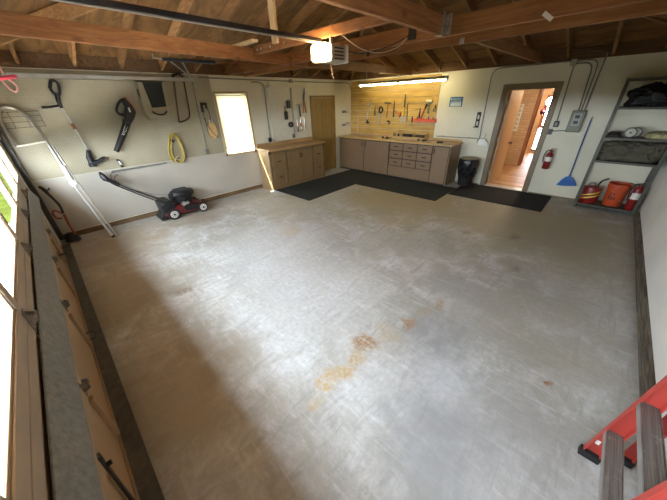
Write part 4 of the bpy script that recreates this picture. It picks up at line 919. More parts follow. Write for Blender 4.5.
b = B(); out = []
for i in range(28):
    a = 2*PI*i/28; r = .105 if math.sin(a) < 0 else .095
    out.append((2.42+r*math.cos(a)+.005*math.sin(a), 1.455+.165*math.sin(a)))
prism(b, out, 'x', .02, .05); obj('blade', b, M('tan_plastic', (.72, .46, .20), .45, var=.06), t, .012)
b = B(); box(b, .014, .05, 2.30, 2.42, 1.93, 1.97); box(b, .014, .045, 2.30, 2.335, 1.80, 1.93); box(b, .014, .045, 2.39, 2.42, 1.86, 1.93); obj('bracket', b, BLACK, t, .006)
b = B()
tube(b, smooth_path([(.05, 2.32, 1.88), (.05, 2.30, 1.70), (.055, 2.33, 1.58), (.065, 2.40, 1.42), (.065, 2.50, 1.31)]), .006, 6, flat=.5)
tube(b, smooth_path([(.05, 2.40, 1.90), (.05, 2.43, 1.76), (.055, 2.42, 1.66), (.055, 2.42, 1.60)]), .007, 6, flat=.5)
tube(b, smooth_path([(.05, 2.32, 1.70), (.06, 2.30, 1.52), (.06, 2.32, 1.38), (.065, 2.38, 1.31)]), .006, 6, flat=.5); obj('strap', b, M('dark_webbing', (.03, .025, .045), .7), t)
b = B(); box(b, .02, .055, 2.385, 2.455, 1.60, 1.66); obj('buckle', b, M('pale_buckle', (.62, .55, .42), .5), t, .004)
t = thing('drop_conduit', 'thin grey conduit dropping from track end to outlet', 'conduit', (.02, 2.2, 1.6))
b = B(); tube(b, [(.022, 2.262, 2.42), (.022, 2.235, 2.0), (.022, 2.20, 1.10)], .010, 8); obj('pipe', b, GREYPIPE, t)
b = B(); box(b, .009, .05, 2.165, 2.235, 1.0, 1.10); obj('box', b, GREYPIPE, t, .004)
t = thing('long_pole', 'grey telescopic pole held level along foot of pegboard', 'pole', (.05, .9, .96))
b = B(); tube(b, [(.05, .46, .955), (.05, .95, .958), (.05, .951, .958), (.05, 1.36, .962)], [.015, .015, .011, .011], 10); obj('tube', b, GREYPIPE, t)
b = B()
for y in (.62, 1.2): tube(b, [(.008, y, .99), (.012, y, .935), (.07, y, .93), (.075, y, .955)], .004, 6)
obj('hook', b, GALV, t)
t = thing('tool_holder', 'black and white clip holder above the lawn mower handle', 'holder', (PX, .62, 1.07))
b = B(); prism(b, [(.59, 1.14), (.63, 1.135), (.67, 1.0), (.625, 1.0)], 'x', .012, .05); obj('body', b, BLACK, t, .006)
b = B(); prism(b, [(.605, 1.115), (.635, 1.11), (.65, 1.04), (.615, 1.045)], 'x', .050, .054); obj('label', b, WHITE, t)
t = thing('wire_grid', 'thin dark wire grid hung on the pegboard corner', 'rack', (PX, -.3, 1.82))
b = B()
for z in (1.72, 1.79, 1.86, 1.92): tube(b, [(.014, -.56, z-.004), (.014, -.07, z+.006)], .003, 5)
for i in range(4): y = -.54+i*.155; tube(b, [(.014, y, 1.715), (.014, y, 1.925)], .003, 5)
obj('wires', b, DARKMETAL, t)

# ---- leaning aluminium hoop ladder and second trimmer in the corner
t = thing('dock_ladder', 'aluminium tube ladder with curved top leaning in corner', 'ladder', (.57, .05, 0))
b = B(); rr = [(.57, .05, .012), (.34, -.10, .85), (.25, -.12, 1.19), (.155, -.15, 1.54), (.10, -.17, 1.74), (.07, -.21, 1.87), (.045, -.29, 1.96), (.04, -.38, 1.985), (.05, -.45, 1.94), (.075, -.49, 1.82), (.12, -.485, 1.66), (.165, -.465, 1.49)]
tube(b, smooth_path(rr, 5), .020, 10); obj('rail', b, ALU, t)
b = B(); tube(b, [(.60, .10, .012), (.30, -.06, 1.0), (.175, -.11, 1.45)], .017, 10); obj('second_rail', b, M('dusty_aluminium', (.40, .37, .31), .5, .6), t)
b = B(); beam(b, (.165, -.475, 1.485), (.157, -.15, 1.515), .05, .022); obj('rung', b, M('cream_step', (.72, .68, .55), .45), t, .004)
b = B(); tube(b, [(.272, -.118, 1.18), (.345, -.10, .87)], .031, 12); obj('sleeve', b, WHITE, t)
b = B(); box(b, .30, .37, -.14, -.06, .90, .95); obj('bracket', b, M('bright_white_bracket', (.85, .84, .80), .4), t, .004)
b = B(); cyl(b, (.573, .052, .0), (.568, .048, .03), .026, n=12); obj('foot', b, RUBBER, t)
t = thing('grass_edger', 'red shafted grass edger with black head standing in corner', 'edger', (.3, -.4, 0))
b = B(); tube(b, smooth_path([(.115, -.485, .915), (.125, -.455, .87), (.14, -.43, .79), (.18, -.38, .61), (.205, -.385, .47)]), [.02]*4+[.023]*4+[.017]*9, 10); tube(b, [(.13, -.44, .845), (.125, -.40, .85), (.12, -.385, .875)], .012, 8); obj('grip', b, BLACK, t)
b = B(); tube(b, smooth_path([(.205, -.40, .47), (.19, -.46, .54), (.195, -.50, .50), (.215, -.48, .42), (.225, -.42, .41)]), .013, 8); obj('loop_handle', b, M('dull_red_plastic', (.30, .04, .02), .45), t)
b = B(); tube(b, [(.207, -.385, .46), (.24, -.39, .28), (.30, -.38, .06)], [.020, .017, .017], 10); obj('shaft', b, M('red_orange_shaft', (.30, .05, .025), .4), t)
b = B(); lathe(b, [(0, .17), (.05, .16), (.075, .08), (.08, .03), (.03, .02), (0, .02)], (.27, -.45, 0), 18); tube(b, [(.30, -.39, .12), (.31, -.37, .02)], [.03, .04], 10); obj('motor_head', b, BLACK, t)
b = B(); tube(b, smooth_path([(.32, -.46, .03), (.38, -.42, .02), (.37, -.36, .015)]), .004, 6); obj('line', b, M('pale_line', (.4, .38, .3), .6), t)

# ---- lawn mower
t = thing('lawn_mower', 'red and black push lawn mower parked by pegboard wall', 'lawn mower', (.31, 1.32, 0))
MR = M('dark_red_deck', (.11, .010, .010), .35, var=.12)
b = B()
prof = [(.92, .10), (.95, .19), (1.08, .22), (1.22, .235), (1.45, .225), (1.60, .20), (1.72, .15), (1.75, .09), (1.72, .055), (.96, .055)]
prism(b, prof, 'x', .09, .53)
for v in b.verts:
    if v.co.z < .13: v.co.x = .31+(v.co.x-.31)*1.06
    else: v.co.x = .31+(v.co.x-.31)*.90
obj('deck', b, MR, t, .02)
def wheel(y, x, r, side):
    b = B(); s = side
    lathe(b, [(r*.62, x-.024), (r*.93, x-.026), (r, x-.015), (r, x+.015), (r*.93, x+.026), (r*.62, x+.024)], (0, y, r), 28, 'x'); wl = obj('wheel', b, RUBBER, t)
    b = B(); xo = x+s*.020
    lathe(b, [(0, min(xo, xo+s*.008)), (r*.66, min(xo, xo+s*.008)), (r*.66, max(xo, xo+s*.008)), (0, max(xo, xo+s*.008))], (0, y, r), 28, 'x'); h = obj('hub_cap', b, M('pale_hub', (.66, .62, .56), .45, var=.06), wl)
    b = B(); lathe(b, [(0, xo+s*.007), (r*.2, xo+s*.007), (r*.2, xo+s*.02), (0, xo+s*.02)], (0, y, r), 12, 'x')
    for k in range(8):
        a = 2*PI*k/8; cyl(b, (xo+s*.006, y+r*.46*math.cos(a), r+r*.46*math.sin(a)), (xo+s*.0095, y+r*.46*math.cos(a), r+r*.46*math.sin(a)), r*.09, n=8)
    obj('axle_nut', b, BLACK, wl)
for y, r in ((1.065, .105), (1.625, .10)):
    wheel(y, .565, r, 1); wheel(y, .055, r, -1)
b = B(); prism(b, [(.93, .10), (.91, .30), (.97, .36), (1.10, .36), (1.16, .24), (1.10, .14)], 'x', .12, .52); obj('rear_cover', b, BLACK, t, .02)
b = B(); prism(b, [(.86, .015), (.93, .05), (.97, .16), (.95, .17), (.90, .10), (.84, .03)], 'x', .12, .51); obj('rear_flap', b, RUBBER, t, .004)
b = B(); lathe(b, [(.15, .235), (.165, .27), (.175, .33), (.17, .38), (.15, .40)], (.31, 1.38, 0), 26); obj('engine', b, M('engine_black', (.014, .014, .014), .5), t)
b = B(); lathe(b, [(.19, .37), (.195, .41), (.17, .455), (.12, .475), (.0, .48)], (.31, 1.38, 0), 26)
for v in b.verts: v.co.y = 1.38+(v.co.y-1.38)*1.18
sh = obj('engine_shroud', b, BLACK, t)
b = B()
for k in range(7): box(b, .20+k*.035, .212+k*.035, 1.26, 1.50, .468, .486)
obj('grille', b, M('charcoal_collar', (.04, .04, .04), .5), sh)
b = B(); box(b, .44, .53, 1.24, 1.36, .25, .39); obj('air_filter', b, BLACK, t, .012)
b = B(); lathe(b, [(.045, .35), (.05, .40), (.05, .44), (.0, .445)], (.36, 1.17, 0), 14); cyl(b, (.36, 1.17, .27), (.36, 1.17, .35), .03, n=12); obj('fuel_cap', b, BLACK, t)
b = B(); cyl(b, (.46, 1.30, .25), (.55, 1.30, .25), .04, n=16); box(b, .44, .54, 1.27, 1.40, .225, .27); obj('muffler', b, M('silver_cast', (.45, .47, .50), .35, .7), t)
b = B(); box(b, .505, .512, 1.16, 1.26, .13, .18); obj('yellow_label', b, M('yellow_label_print', (.72, .55, .18), .5), t)
b = B(); prism(b, [(1.30, .09), (1.52, .09), (1.55, .18), (1.48, .21), (1.28, .20)], 'x', .50, .545); obj('side_cover', b, BLACK, t, .01)
b = B(); cyl(b, (.50, 1.66, .22), (.54, 1.66, .235), .02, n=10); cyl(b, (.52, 1.66, .14), (.52, 1.66, .23), .012, n=8); obj('height_lever', b, BLACK, t)
b = B()
for x in (.10, .50): tube(b, smooth_path([(x, 1.02, .30), (x, .95, .355), (x, .70, .55), (x, .45, .76), (x, .36, .84), (x, .30, .93)], 3), .0125, 10)
tube(b, [(.10, .30, .93), (.12, .285, .955), (.48, .285, .955), (.50, .30, .93)], .0125, 10); obj('handle', b, M('black_tube', (.025, .025, .025), .35, .3), t)
b = B(); prism(b, [(.26, .90), (.27, 1.0), (.31, 1.0), (.35, .91), (.47, .80), (.45, .77), (.34, .85)], 'x', .16, .44); obj('control_panel', b, BLACK, t, .012)
b = B()
for x in (.14, .46): tube(b, smooth_path([(x, .42, .80), (x, .41, .87), (x, .43, .94), (x, .48, .955)]), .0045, 6)
tube(b, [(.14, .48, .955), (.46, .48, .955)], .0045, 6); obj('bail_lever', b, M('dark_brown_wire', (.06, .035, .03), .5, .3), t)
b = B(); tube(b, smooth_path([(.42, .60, .66), (.42, .85, .54), (.40, 1.05, .46), (.38, 1.25, .43)]), .003, 6); obj('starter_cord', b, DARKMETAL, t)

# ---- conduits along the walls
t = thing('wall_conduit', 'grey conduit running high along the left wall to the corner', 'conduit', (.02, 4.6, 2.37))
b = B(); tube(b, smooth_path([(.02, 6.93, 2.22), (.02, 6.91, 2.33), (.02, 6.82, 2.375), (.02, 6.6, 2.38)], 4)+[Vector((.02, 4.5, 2.385)), Vector((.02, 2.4, 2.40))], .011, 8); obj('pipe', b, GREYPIPE, t)
b = B(); box(b, .0, .045, 4.62, 4.70, 2.345, 2.425); obj('box', b, GREYPIPE, t, .003)
t = thing('bent_conduit', 'grey conduit bending down beside side window to black outlet', 'conduit', (.02, 3.85, 1.8))
b = B(); tube(b, smooth_path([(.02, 3.55, 2.345), (.02, 3.72, 2.35), (.02, 3.83, 2.31), (.02, 3.86, 2.22), (.02, 3.855, 2.05)], 4)+[Vector((.02, 3.835, 1.17))], .011, 8); obj('pipe', b, GREYPIPE, t)
QY = D-.022
t = thing('door_side_conduit', 'grey conduit arching over house door and down its left side', 'conduit', (4.0, D, 1.8))
b = B(); tube(b, [Vector((5.24, QY, 2.445)), Vector((4.13, QY, 2.435))]+smooth_path([(4.08, QY, 2.43), (3.99, QY, 2.40), (3.945, QY, 2.31), (3.945, QY, 2.2)], 4)+[Vector((3.965, QY, 1.4)), Vector((3.98, QY, 1.06))], .011, 8); obj('pipe', b, GREYPIPE, t)
b = B(); box(b, 3.945, 4.015, D-.05, D-.007, .98, 1.06); obj('box', b, GREYPIPE, t, .003)
t = thing('junction_box', 'small grey junction box high above the light switch', 'box', (5.28, D, 2.42))
b = B(); box(b, 5.235, 5.325, D-.05, D, 2.37, 2.47); obj('body', b, GREYPIPE, t, .004)
b = B(); box(b, 5.24, 5.32, D-.053, D-.05, 2.375, 2.465); obj('cover', b, GALV, t)
t = thing('switch_conduit', 'grey conduit dropping from junction box to light switch', 'conduit', (5.32, D, 1.9))
b = B(); tube(b, [(5.295, QY, 2.37), (5.33, QY, 1.46)], .010, 8); obj('pipe', b, GREYPIPE, t)
t = thing('panel_conduit', 'grey conduit curving from junction box down to electrical panel', 'conduit', (5.58, D, 2.0))
b = B(); tube(b, [Vector((5.325, QY, 2.40)), Vector((5.44, QY, 2.40))]+smooth_path([(5.50, QY, 2.39), (5.55, QY, 2.34), (5.57, QY, 2.25)], 4)+[Vector((5.60, QY, 1.65))], .010, 8); obj('pipe', b, GREYPIPE, t)
t = thing('panel_conduit', 'outer grey conduit curving round the first down to electrical panel', 'conduit', (5.64, D, 2.0))
b = B(); tube(b, [Vector((5.325, QY, 2.44)), Vector((5.49, QY, 2.44))]+smooth_path([(5.56, QY, 2.43), (5.615, QY, 2.38), (5.63, QY, 2.28)], 4)+[Vector((5.64, QY, 1.65))], .010, 8); obj('pipe', b, GREYPIPE, t)
t = thing('panel_conduit', 'straight grey conduit from roof down to electrical panel', 'conduit', (5.69, D, 2.0))
b = B(); tube(b, [(5.70, QY, 2.52), (5.69, QY, 2.2), (5.685, QY, 1.65)], .011, 8); obj('pipe', b, GREYPIPE, t)
b = B(); tube(b, smooth_path([(4.9, 6.6, 2.60), (5.3, 6.7, 2.58), (5.65, 6.9, 2.535), (5.70, 6.97, 2.53)]), .005, 6); tag(obj('ceiling_cable', b, M('brown_cable', (.14, .08, .05), .6), None), 'thin brown cable under the roof above electrical panel', 'cable')
t = thing('electrical_panel', 'grey electrical breaker panel on the back wall', 'electrical panel', (5.62, D, 1.46))
EPM = M('grey_panel_paint', (.13, .135, .082), .45, .1, .06)
b = B(); box(b, 5.52, 5.73, D-.09, D, 1.28, 1.65); obj('enclosure', b, EPM, t, .006)
b = B(); box(b, 5.535, 5.715, D-.096, D-.09, 1.295, 1.635); dr = obj('cover', b, M('grey_cover_paint', (.14, .145, .09), .45, .1), t, .003)
b = B(); box(b, 5.565, 5.685, D-.098, D-.096, 1.39, 1.60); obj('breaker_window', b, M('pale_label', (.34, .34, .29), .5), dr)
b = B()
for z in (1.425, 1.52): box(b, 5.59, 5.66, D-.106, D-.098, z, z+.055)
obj('breaker', b, BLACK, dr)
t = thing('light_switch', 'small black switch box right of the house door', 'switch', (5.34, D, 1.41))
b = B(); box(b, 5.295, 5.375, D-.05, D, 1.36, 1.465); obj('box', b, BLACK, t, .004)
b = B(); box(b, 5.318, 5.352, D-.054, D-.05, 1.385, 1.44); obj('plate', b, M('grey_switch_plate', (.35, .35, .32), .4), t)
b = B(); box(b, 5.329, 5.341, D-.066, D-.054, 1.405, 1.425); obj('toggle', b, BLACK, t)
t = thing('low_outlet', 'dark outlet box low beside right door casing', 'outlet', (5.27, D, 1.27))
b = B(); box(b, 5.24, 5.31, D-.055, D-.001, 1.22, 1.32); obj('box', b, M('dark_green_box', (.035, .045, .035), .45), t, .004)
b = B(); tube(b, [(5.31, QY, 1.285), (5.52, QY, 1.30)], .009, 8); obj('pipe', b, GREYPIPE, t)

# ---- sign, level, dustpan, rod
t = thing('wall_sign', 'small blue sign with pale lettering on the cream wall', 'sign', (3.27, D, 1.83))
b = B(); box(b, 3.12, 3.425, D-.006, D, 1.73, 1.935); obj('plate', b, M('blue_sign_paint', (.04, .14, .30), .4, var=.1), t)
b = B(); box(b, 3.15, 3.395, D-.008, D-.006, 1.742, 1.82)
for i in range(8): box(b, 3.165+i*.029, 3.165+i*.029+.02, D-.0075, D-.006, 1.838, 1.852)
obj('pale_block', b, M('pale_sign_print', (.78, .82, .76), .5), t)
b = B()
for i in range(9): box(b, 3.16+i*.026, 3.16+i*.026+.017, D-.0095, D-.008, 1.752, 1.772)
for i in range(5): box(b, 3.165+i*.046, 3.165+i*.046+.03, D-.0095, D-.008, 1.782, 1.808)
obj('dark_mark', b, M('sign_grey_print', (.42, .50, .48), .5), t)
b = B()
for i in range(7): box(b, 3.18+i*.03, 3.18+i*.03+.02, D-.0075, D-.006, 1.878, 1.900)
box(b, 3.14, 3.165, D-.0075, D-.006, 1.87, 1.91); obj('light_mark', b, M('sign_pale_blue', (.40, .56, .62), .5), t)
t = thing('torpedo_level', 'short black level with two windows hung on back wall', 'level', (3.85, D, 1.46))
b = B(); x0, x1 = 3.815, 3.895
box(b, x0, x0+.014, D-.03, D-.004, 1.30, 1.615); box(b, x1-.018, x1, D-.03, D-.004, 1.30, 1.615)
for z0, z1 in ((1.30, 1.335), (1.43, 1.47), (1.555, 1.615)): box(b, x0, x1, D-.03, D-.004, z0, z1)
box(b, x0-.03, x1, D-.035, D-.004, 1.295, 1.312); obj('body', b, BLACK, t, .003)
b = B(); cyl(b, (3.84, D-.022, 1.58), (3.87, D-.022, 1.535), .010, n=8); obj('vial', b, M('pale_vial', (.6, .62, .5), .2), t)
b = B(); cyl(b, (3.855, D, 1.615), (3.855, D-.035, 1.618), .004, n=6); obj('hook', b, GALV, t)
t = thing('dustpan', 'white plastic dustpan hung low on the back wall', 'dustpan', (4.09, D, 1.0))
b = B(); prism(b, [(3.97, .915), (4.205, .915), (4.19, 1.0), (4.13, 1.07), (4.02, 1.07), (3.98, 1.0)], 'y', D-.065, D-.052); prism(b, [(3.975, 1.0), (4.015, 1.07), (4.13, 1.07), (4.19, 1.0)], 'y', D-.11, D-.065); obj('pan', b, WHITE, t, .006)
b = B(); tube(b, smooth_path([(4.075, D-.06, 1.06), (4.08, D-.05, 1.12), (4.09, D-.04, 1.19)]), .011, 8); obj('handle', b, WHITE, t)
b = B(); cyl(b, (4.09, D, 1.175), (4.09, D-.05, 1.18), .004, n=6); obj('hook', b, GALV, t)
t = thing('metal_rod', 'thin metal rod running from bench to dustpan', 'rod', (3.6, D-.03, 1.06))
b = B(); tube(b, [(2.95, D-.055, 1.065), (3.94, D-.055, 1.065)], .009, 8); obj('pole', b, GREYPIPE, t)
b = B()
for x in (3.08, 3.72): box(b, x, x+.02, D-.066, D, 1.05, 1.08)
obj('bracket', b, GALV, t)

# ---- wall fire extinguisher and broom
def extinguisher(name, label, x, y, z0, h, r, wallside=None):
    t = thing(name, label, 'fire extinguisher', (x, y, z0)); zt = z0+h*.76
    b = B(); lathe(b, [(0, z0), (r*.9, z0), (r, z0+.012), (r, zt-.05), (r*.8, zt-.02), (r*.35, zt), (r*.3, zt+.02), (0, zt+.02)], (x, y, 0), 24); cyb = obj('cylinder', b, RED, t)
    b = B(); tmp = [(r+.0015, z0+h*.36), (r+.0015, z0+h*.56)]; n = 24
    ring = [[b.verts.new((x+rr*math.cos(a), y+rr*math.sin(a), z)) for a in [PI*1.18+PI*.80*k/14 for k in range(15)]] for rr, z in tmp]
    for k in range(14): b.faces.new((ring[0][k], ring[0][k+1], ring[1][k+1], ring[1][k]))
    obj('label', b, M('white_label', (.78, .74, .66), .5, var=.1, scale=60), cyb)
    b = B(); cyl(b, (x, y, zt+.018), (x, y, zt+.05), r*.33, n=14); obj('valve', b, DARKMETAL, t)
    b = B(); tube(b, smooth_path([(x-.01, y, zt+.05), (x+.03, y-.01, zt+.075), (x+.095, y-.02, zt+.06)]), .008, 8, flat=.6); tube(b, smooth_path([(x, y, zt+.03), (x+.05, y-.012, zt+.03), (x+.09, y-.02, zt+.01)]), .007, 8, flat=.6); obj('lever', b, RED if wallside else STEEL, t)
    b = B(); tube(b, smooth_path([(x-r*.3, y, zt+.035), (x-r*.9, y-.02, zt+.03), (x-r*1.35, y-.02, zt-.05), (x-r*1.3, y-.02, z0+h*.42), (x-r*1.15, y-.02, z0+h*.30)]), .0095, 8); obj('hose', b, BLACK, t)
    if wallside:
        b = B(); box(b, x-.02, x+.02, y+r*.9, wallside, z0+.02, zt+.02); box(b, x-r-.004, x+r+.004, y+r*.2, y+r*.98, z0+h*.60, z0+h*.63); obj('wall_bracket', b, DARKMETAL, t)
    return t
extinguisher('fire_extinguisher', 'red fire extinguisher mounted on wall right of house door', 5.41, D-.085, .57, .43, .062, D)
t = thing('broom', 'blue broom hung upright on back wall beside shelving', 'broom', (5.84, D, .9))
b = B(); tube(b, [(5.85, D-.03, .49), (5.835, D-.03, 1.0), (5.83, D-.025, 1.49)], .012, 10); obj('handle', b, M('blue_handle', (.06, .11, .26), .4), t)
b = B(); cyl(b, (5.83, D-.025, 1.49), (5.83, D-.025, 1.55), .013, .009, 10); cyl(b, (5.83, D, 1.535), (5.83, D-.04, 1.54), .004, n=6); obj('hanger_cap', b, GREYPIPE, t)
b = B(); prism(b, [(5.76, .40), (5.79, .445), (5.83, .46), (5.835, .50), (5.87, .50), (5.875, .46), (5.92, .44), (5.95, .395)], 'y', D-.06, D-.008); obj('head', b, M('blue_broom_plastic', (.03, .14, .45), .4), t, .006)
b = B(); prism(b, [(5.755, .40), (5.955, .395), (6.01, .30), (5.93, .285), (5.85, .275), (5.76, .265), (5.69, .27)], 'y', D-.065, D-.004); obj('bristles', b, M('blue_bristles', (.03, .13, .42), .7, var=.25, scale=60, stretch=(1, 1, .05)), t, .003)

# ---- trash can
t = thing('trash_can', 'round bin with black bag between workbench and door', 'trash can', (3.93, 6.75, .0145))
cx0, cy0, cz0 = 3.93, 6.75, .0125
b = B(); lathe(b, [(0, .002), (.155, .002), (.16, .01), (.195, .60), (.20, .62), (.188, .62), (.15, .03), (0, .03)], (cx0, cy0, cz0), 30); obj('bin', b, M('dark_grey_bin', (.022, .02, .018), .5), t)
b = B(); rings = []
for z, r, am in ((.20, .172, .03), (.28, .188, .04), (.36, .202, .036), (.43, .214, .03), (.50, .222, .025), (.57, .224, .016), (.615, .218, .008), (.632, .206, .004), (.630, .190, .004), (.56, .180, .01)):
    ring = []
    for k in range(72):
        a = 2*PI*k/72; nn = noise.noise((math.cos(a)*4, math.sin(a)*4, z*9)); n2 = noise.noise((math.cos(a)*10, math.sin(a)*10, z*16+5))
        R = r+am*(1.1*nn+.7*abs(n2)); zz = z+(.05*nn if z < .25 else 0); ring.append(b.verts.new((cx0+R*math.cos(a), cy0+R*math.sin(a), zz+cz0)))
    rings.append(ring)
for p, q in zip(rings, rings[1:]):
    for k in range(72): b.faces.new((p[k], p[(k+1) % 72], q[(k+1) % 72], q[k]))
obj('bag', b, M('shiny_black_bag', (.012, .012, .013), .30), t)
b = B(); lathe(b, [(0, .655), (.16, .652), (.205, .640), (.21, .63), (.20, .628), (0, .64)], (cx0, cy0, cz0), 30); obj('lid', b, M('brown_grey_lid', (.26, .20, .13), .5), t)

# ---- mats
b = B(); prism(b, [(.53, 3.46), (1.79, 3.46), (1.74, 5.14), (3.925, 5.17), (3.895, 6.34), (.56, 6.34)], 'z', .001, .012); tag(obj('floor_mat', b, carpet('charcoal_green_carpet', (.019, .022, .018)), None), 'L shaped charcoal mat in front of both benches', 'mat')
b = B(); prism(b, [(3.93, 5.80), (5.70, 5.82), (5.69, 6.965), (3.90, 6.965)], 'z', .001, .014); tag(obj('door_mat', b, carpet('black_rubber_carpet', (.008, .008, .008)), None), 'large black mat in front of the house door', 'mat')

# ---- steel shelving
t = thing('steel_shelving', 'grey steel shelving unit in right back corner', 'shelving', (6.53, 6.76, 0))
SG = M('grey_shelf_steel', (.082, .079, .060), .5, .4, .1)
X0, X1, Y0s, Y1s = 6.08, 6.93, 6.56, 6.97
for x, sx in ((X0, 1), (X1, -1)):
    for y, sy in ((Y0s, 1), (Y1s, -1)):
        b = B(); box(b, min(x, x+sx*.045), max(x, x+sx*.045), min(y, y+sy*.003), max(y, y+sy*.003), 0, 2.12); box(b, min(x, x+sx*.003), max(x, x+sx*.003), min(y, y+sy*.045), max(y, y+sy*.045), 0, 2.12)
        for i in range(26):
            z = .15+i*.075; box(b, min(x+sx*.015, x+sx*.027), max(x+sx*.015, x+sx*.027), y-.0006 if sy > 0 else y, y if sy > 0 else y+.0006, z, z+.03)
        obj('post', b, SG, t)
LEV = [.085, .875, 1.255, 1.715, 2.115]
for z in LEV:
    b = B(); box(b, X0+.004, X1-.004, Y0s+.004, Y1s-.004, z-.004, z); box(b, X0+.004, X1-.004, Y0s+.0035, Y0s+.0065, z-.035, z); box(b, X0+.004, X1-.004, Y1s-.0065, Y1s-.0035, z-.035, z)
    box(b, X0+.0035, X0+.0065, Y0s+.006, Y1s-.006, z-.035, z); box(b, X1-.0065, X1-.0035, Y0s+.006, Y1s-.006, z-.035, z); obj('shelf', b, SG, t)
b = B(); blob(b, (6.56, 6.75, 1.84), (.36, .17, .19), 5, .34, 8, .85, 1.7155, 90, 50)
for v in b.verts:
    if v.co.x > 6.45: v.co.z = 1.7155+(v.co.z-1.7155)*max(.62, 1-(v.co.x-6.45)*1.2)
    v.co.x = min(max(v.co.x, 6.14), 6.87); v.co.y = min(max(v.co.y, 6.575), 6.955)
tag(obj('garbage_bag', b, M('crumpled_black_plastic', (.008, .008, .010), .45), None), 'crumpled black plastic bag on the top shelf', 'bag')
for i, (x, lb) in enumerate(((6.41, 'front white tape reel on the second shelf'), (6.47, 'rear white tape reel on the second shelf'))):
    t = thing('tape_reel', lb, 'reel', (x, 6.70+.07*i, 1.2555)); yy = 6.68+.07*i
    b = B(); lathe(b, [(.012, yy-.02), (.068, yy-.02), (.072, yy-.016), (.072, yy+.016), (.068, yy+.02), (.012, yy+.02), (.012, yy-.02)], (x, 0, 1.3325), 28, 'y'); obj('roll', b, M('cream_tape', (.48, .46, .36), .5), t)
    b = B(); lathe(b, [(.064, yy-.024), (.077, yy-.024), (.077, yy+.024), (.064, yy+.024), (.064, yy-.024)], (x, 0, 1.3335), 28, 'y'); obj('rim', b, BLACK, t)
    b = B(); cyl(b, (x, yy-.0205, 1.3315), (x, yy+.0205, 1.3315), .014, n=14); obj('hub', b, BLACK, t)
    b = B(); cyl(b, (x, yy-.021, 1.3315), (x, yy+.021, 1.3315), .014, n=14); obj('hub', b, BLACK, t)
b = B(); blob(b, (6.225, 6.75, 1.28), (.085, .16, .045), 9, .3, 9, .8, 1.2555, 30, 16)
for v in b.verts: v.co.x = max(v.co.x, 6.13); v.co.y = max(v.co.y, 6.575)
tag(obj('dark_rag', b, M('dark_brown_cloth', (.05, .042, .03), .9), None), 'dark flattened rag at left of the second shelf', 'rag')
b = B(); blob(b, (6.75, 6.74, 1.29), (.16, .15, .055), 14, .25, 8, .7, 1.2555, 30, 16)
for v in b.verts: v.co.x = min(v.co.x, 6.88); v.co.y = max(v.co.y, 6.575)
tag(obj('folded_cloth', b, M('olive_cream_cloth', (.42, .38, .20), .85, var=.45, scale=14), None), 'olive and cream cloth at right of the second shelf', 'cloth')
b = B()
for c, sz, sd, am in (((6.50, 6.76, .975), (.39, .165, .115), 2, .26), ((6.36, 6.72, 1.06), (.26, .14, .10), 8, .45), ((6.70, 6.74, 1.08), (.24, .15, .11), 15, .45), ((6.52, 6.73, 1.12), (.30, .12, .075), 23, .45)):
    blob(b, c, sz, sd, am, 6.5, .62, .8756, 90, 44)
for v in b.verts: v.co.x = min(max(v.co.x, 6.130), 6.878); v.co.y = min(max(v.co.y, 6.572), 6.955); v.co.z = min(v.co.z, 1.212)
tag(obj('folded_tarp', b, M('olive_canvas', (.09, .082, .053), .85, var=.2, scale=5), None), 'folded grey olive tarp filling the third shelf', 'tarp')
t = thing('gas_can', 'red metal gas can with yellow stripes on bottom shelf', 'gas can', (6.24, 6.76, LEV[0]))
z0 = LEV[0]+.0005
b = B(); lathe(b, [(0, z0), (.13, z0), (.135, z0+.012), (.135, z0+.27), (.13, z0+.285), (.05, z0+.31), (.0, z0+.315)], (6.265, 6.76, 0), 28); obj('can', b, RED, t)
b = B()
for s, zz in ((1, .05), (1, .11)):
    ring = []
    for k in range(17):
        a = PI*1.15+PI*.75*k/16; z = z0+zz+.11*k/16
        ring.append((b.verts.new((6.265+.1365*math.cos(a), 6.76+.1365*math.sin(a), z)), b.verts.new((6.265+.1365*math.cos(a), 6.76+.1365*math.sin(a), z+.024))))
    for p, q in zip(ring, ring[1:]): b.faces.new((p[0], q[0], q[1], p[1]))
obj('stripe', b, M('yellow_stripe', (.75, .58, .10), .45), t)
b = B(); tube(b, smooth_path([(6.31, 6.75, z0+.29), (6.325, 6.74, z0+.36), (6.35, 6.73, z0+.42), (6.42, 6.72, z0+.47)]), .014, 10); obj('spout', b, BLACK, t)
b = B(); tube(b, smooth_path([(6.19, 6.76, z0+.29), (6.20, 6.76, z0+.345), (6.27, 6.76, z0+.35), (6.28, 6.76, z0+.30)]), .008, 8); obj('handle', b, DARKMETAL, t)
t = thing('bucket', 'orange plastic bucket with dark print on bottom shelf', 'bucket', (6.605, 6.76, LEV[0]))
bx, by = 6.60, 6.785
b = B(); lathe(b, [(0, z0), (.128, z0), (.132, z0+.01), (.150, z0+.33), (.158, z0+.335), (.158, z0+.36), (.151, z0+.362), (.151, z0+.385), (.156, z0+.39), (.156, z0+.40), (.146, z0+.40), (.126, z0+.02), (0, z0+.02)], (bx, by, 0), 36); obj('pail', b, M('orange_bucket_plastic', (.52, .075, .02), .4, var=.05), t)
b = B()
def on_pail(a0, a1, za, zb):
    ring = []
    for k in range(6):
        a = a0+(a1-a0)*k/5; r = lambda z: .1335+(z)*.0556
        ring.append((b.verts.new((bx+r(za)*math.cos(a), by+r(za)*math.sin(a), z0+za)), b.verts.new((bx+r(zb)*math.cos(a), by+r(zb)*math.sin(a), z0+zb))))
    for p, q in zip(ring, ring[1:]): b.faces.new((p[0], q[0], q[1], p[1]))
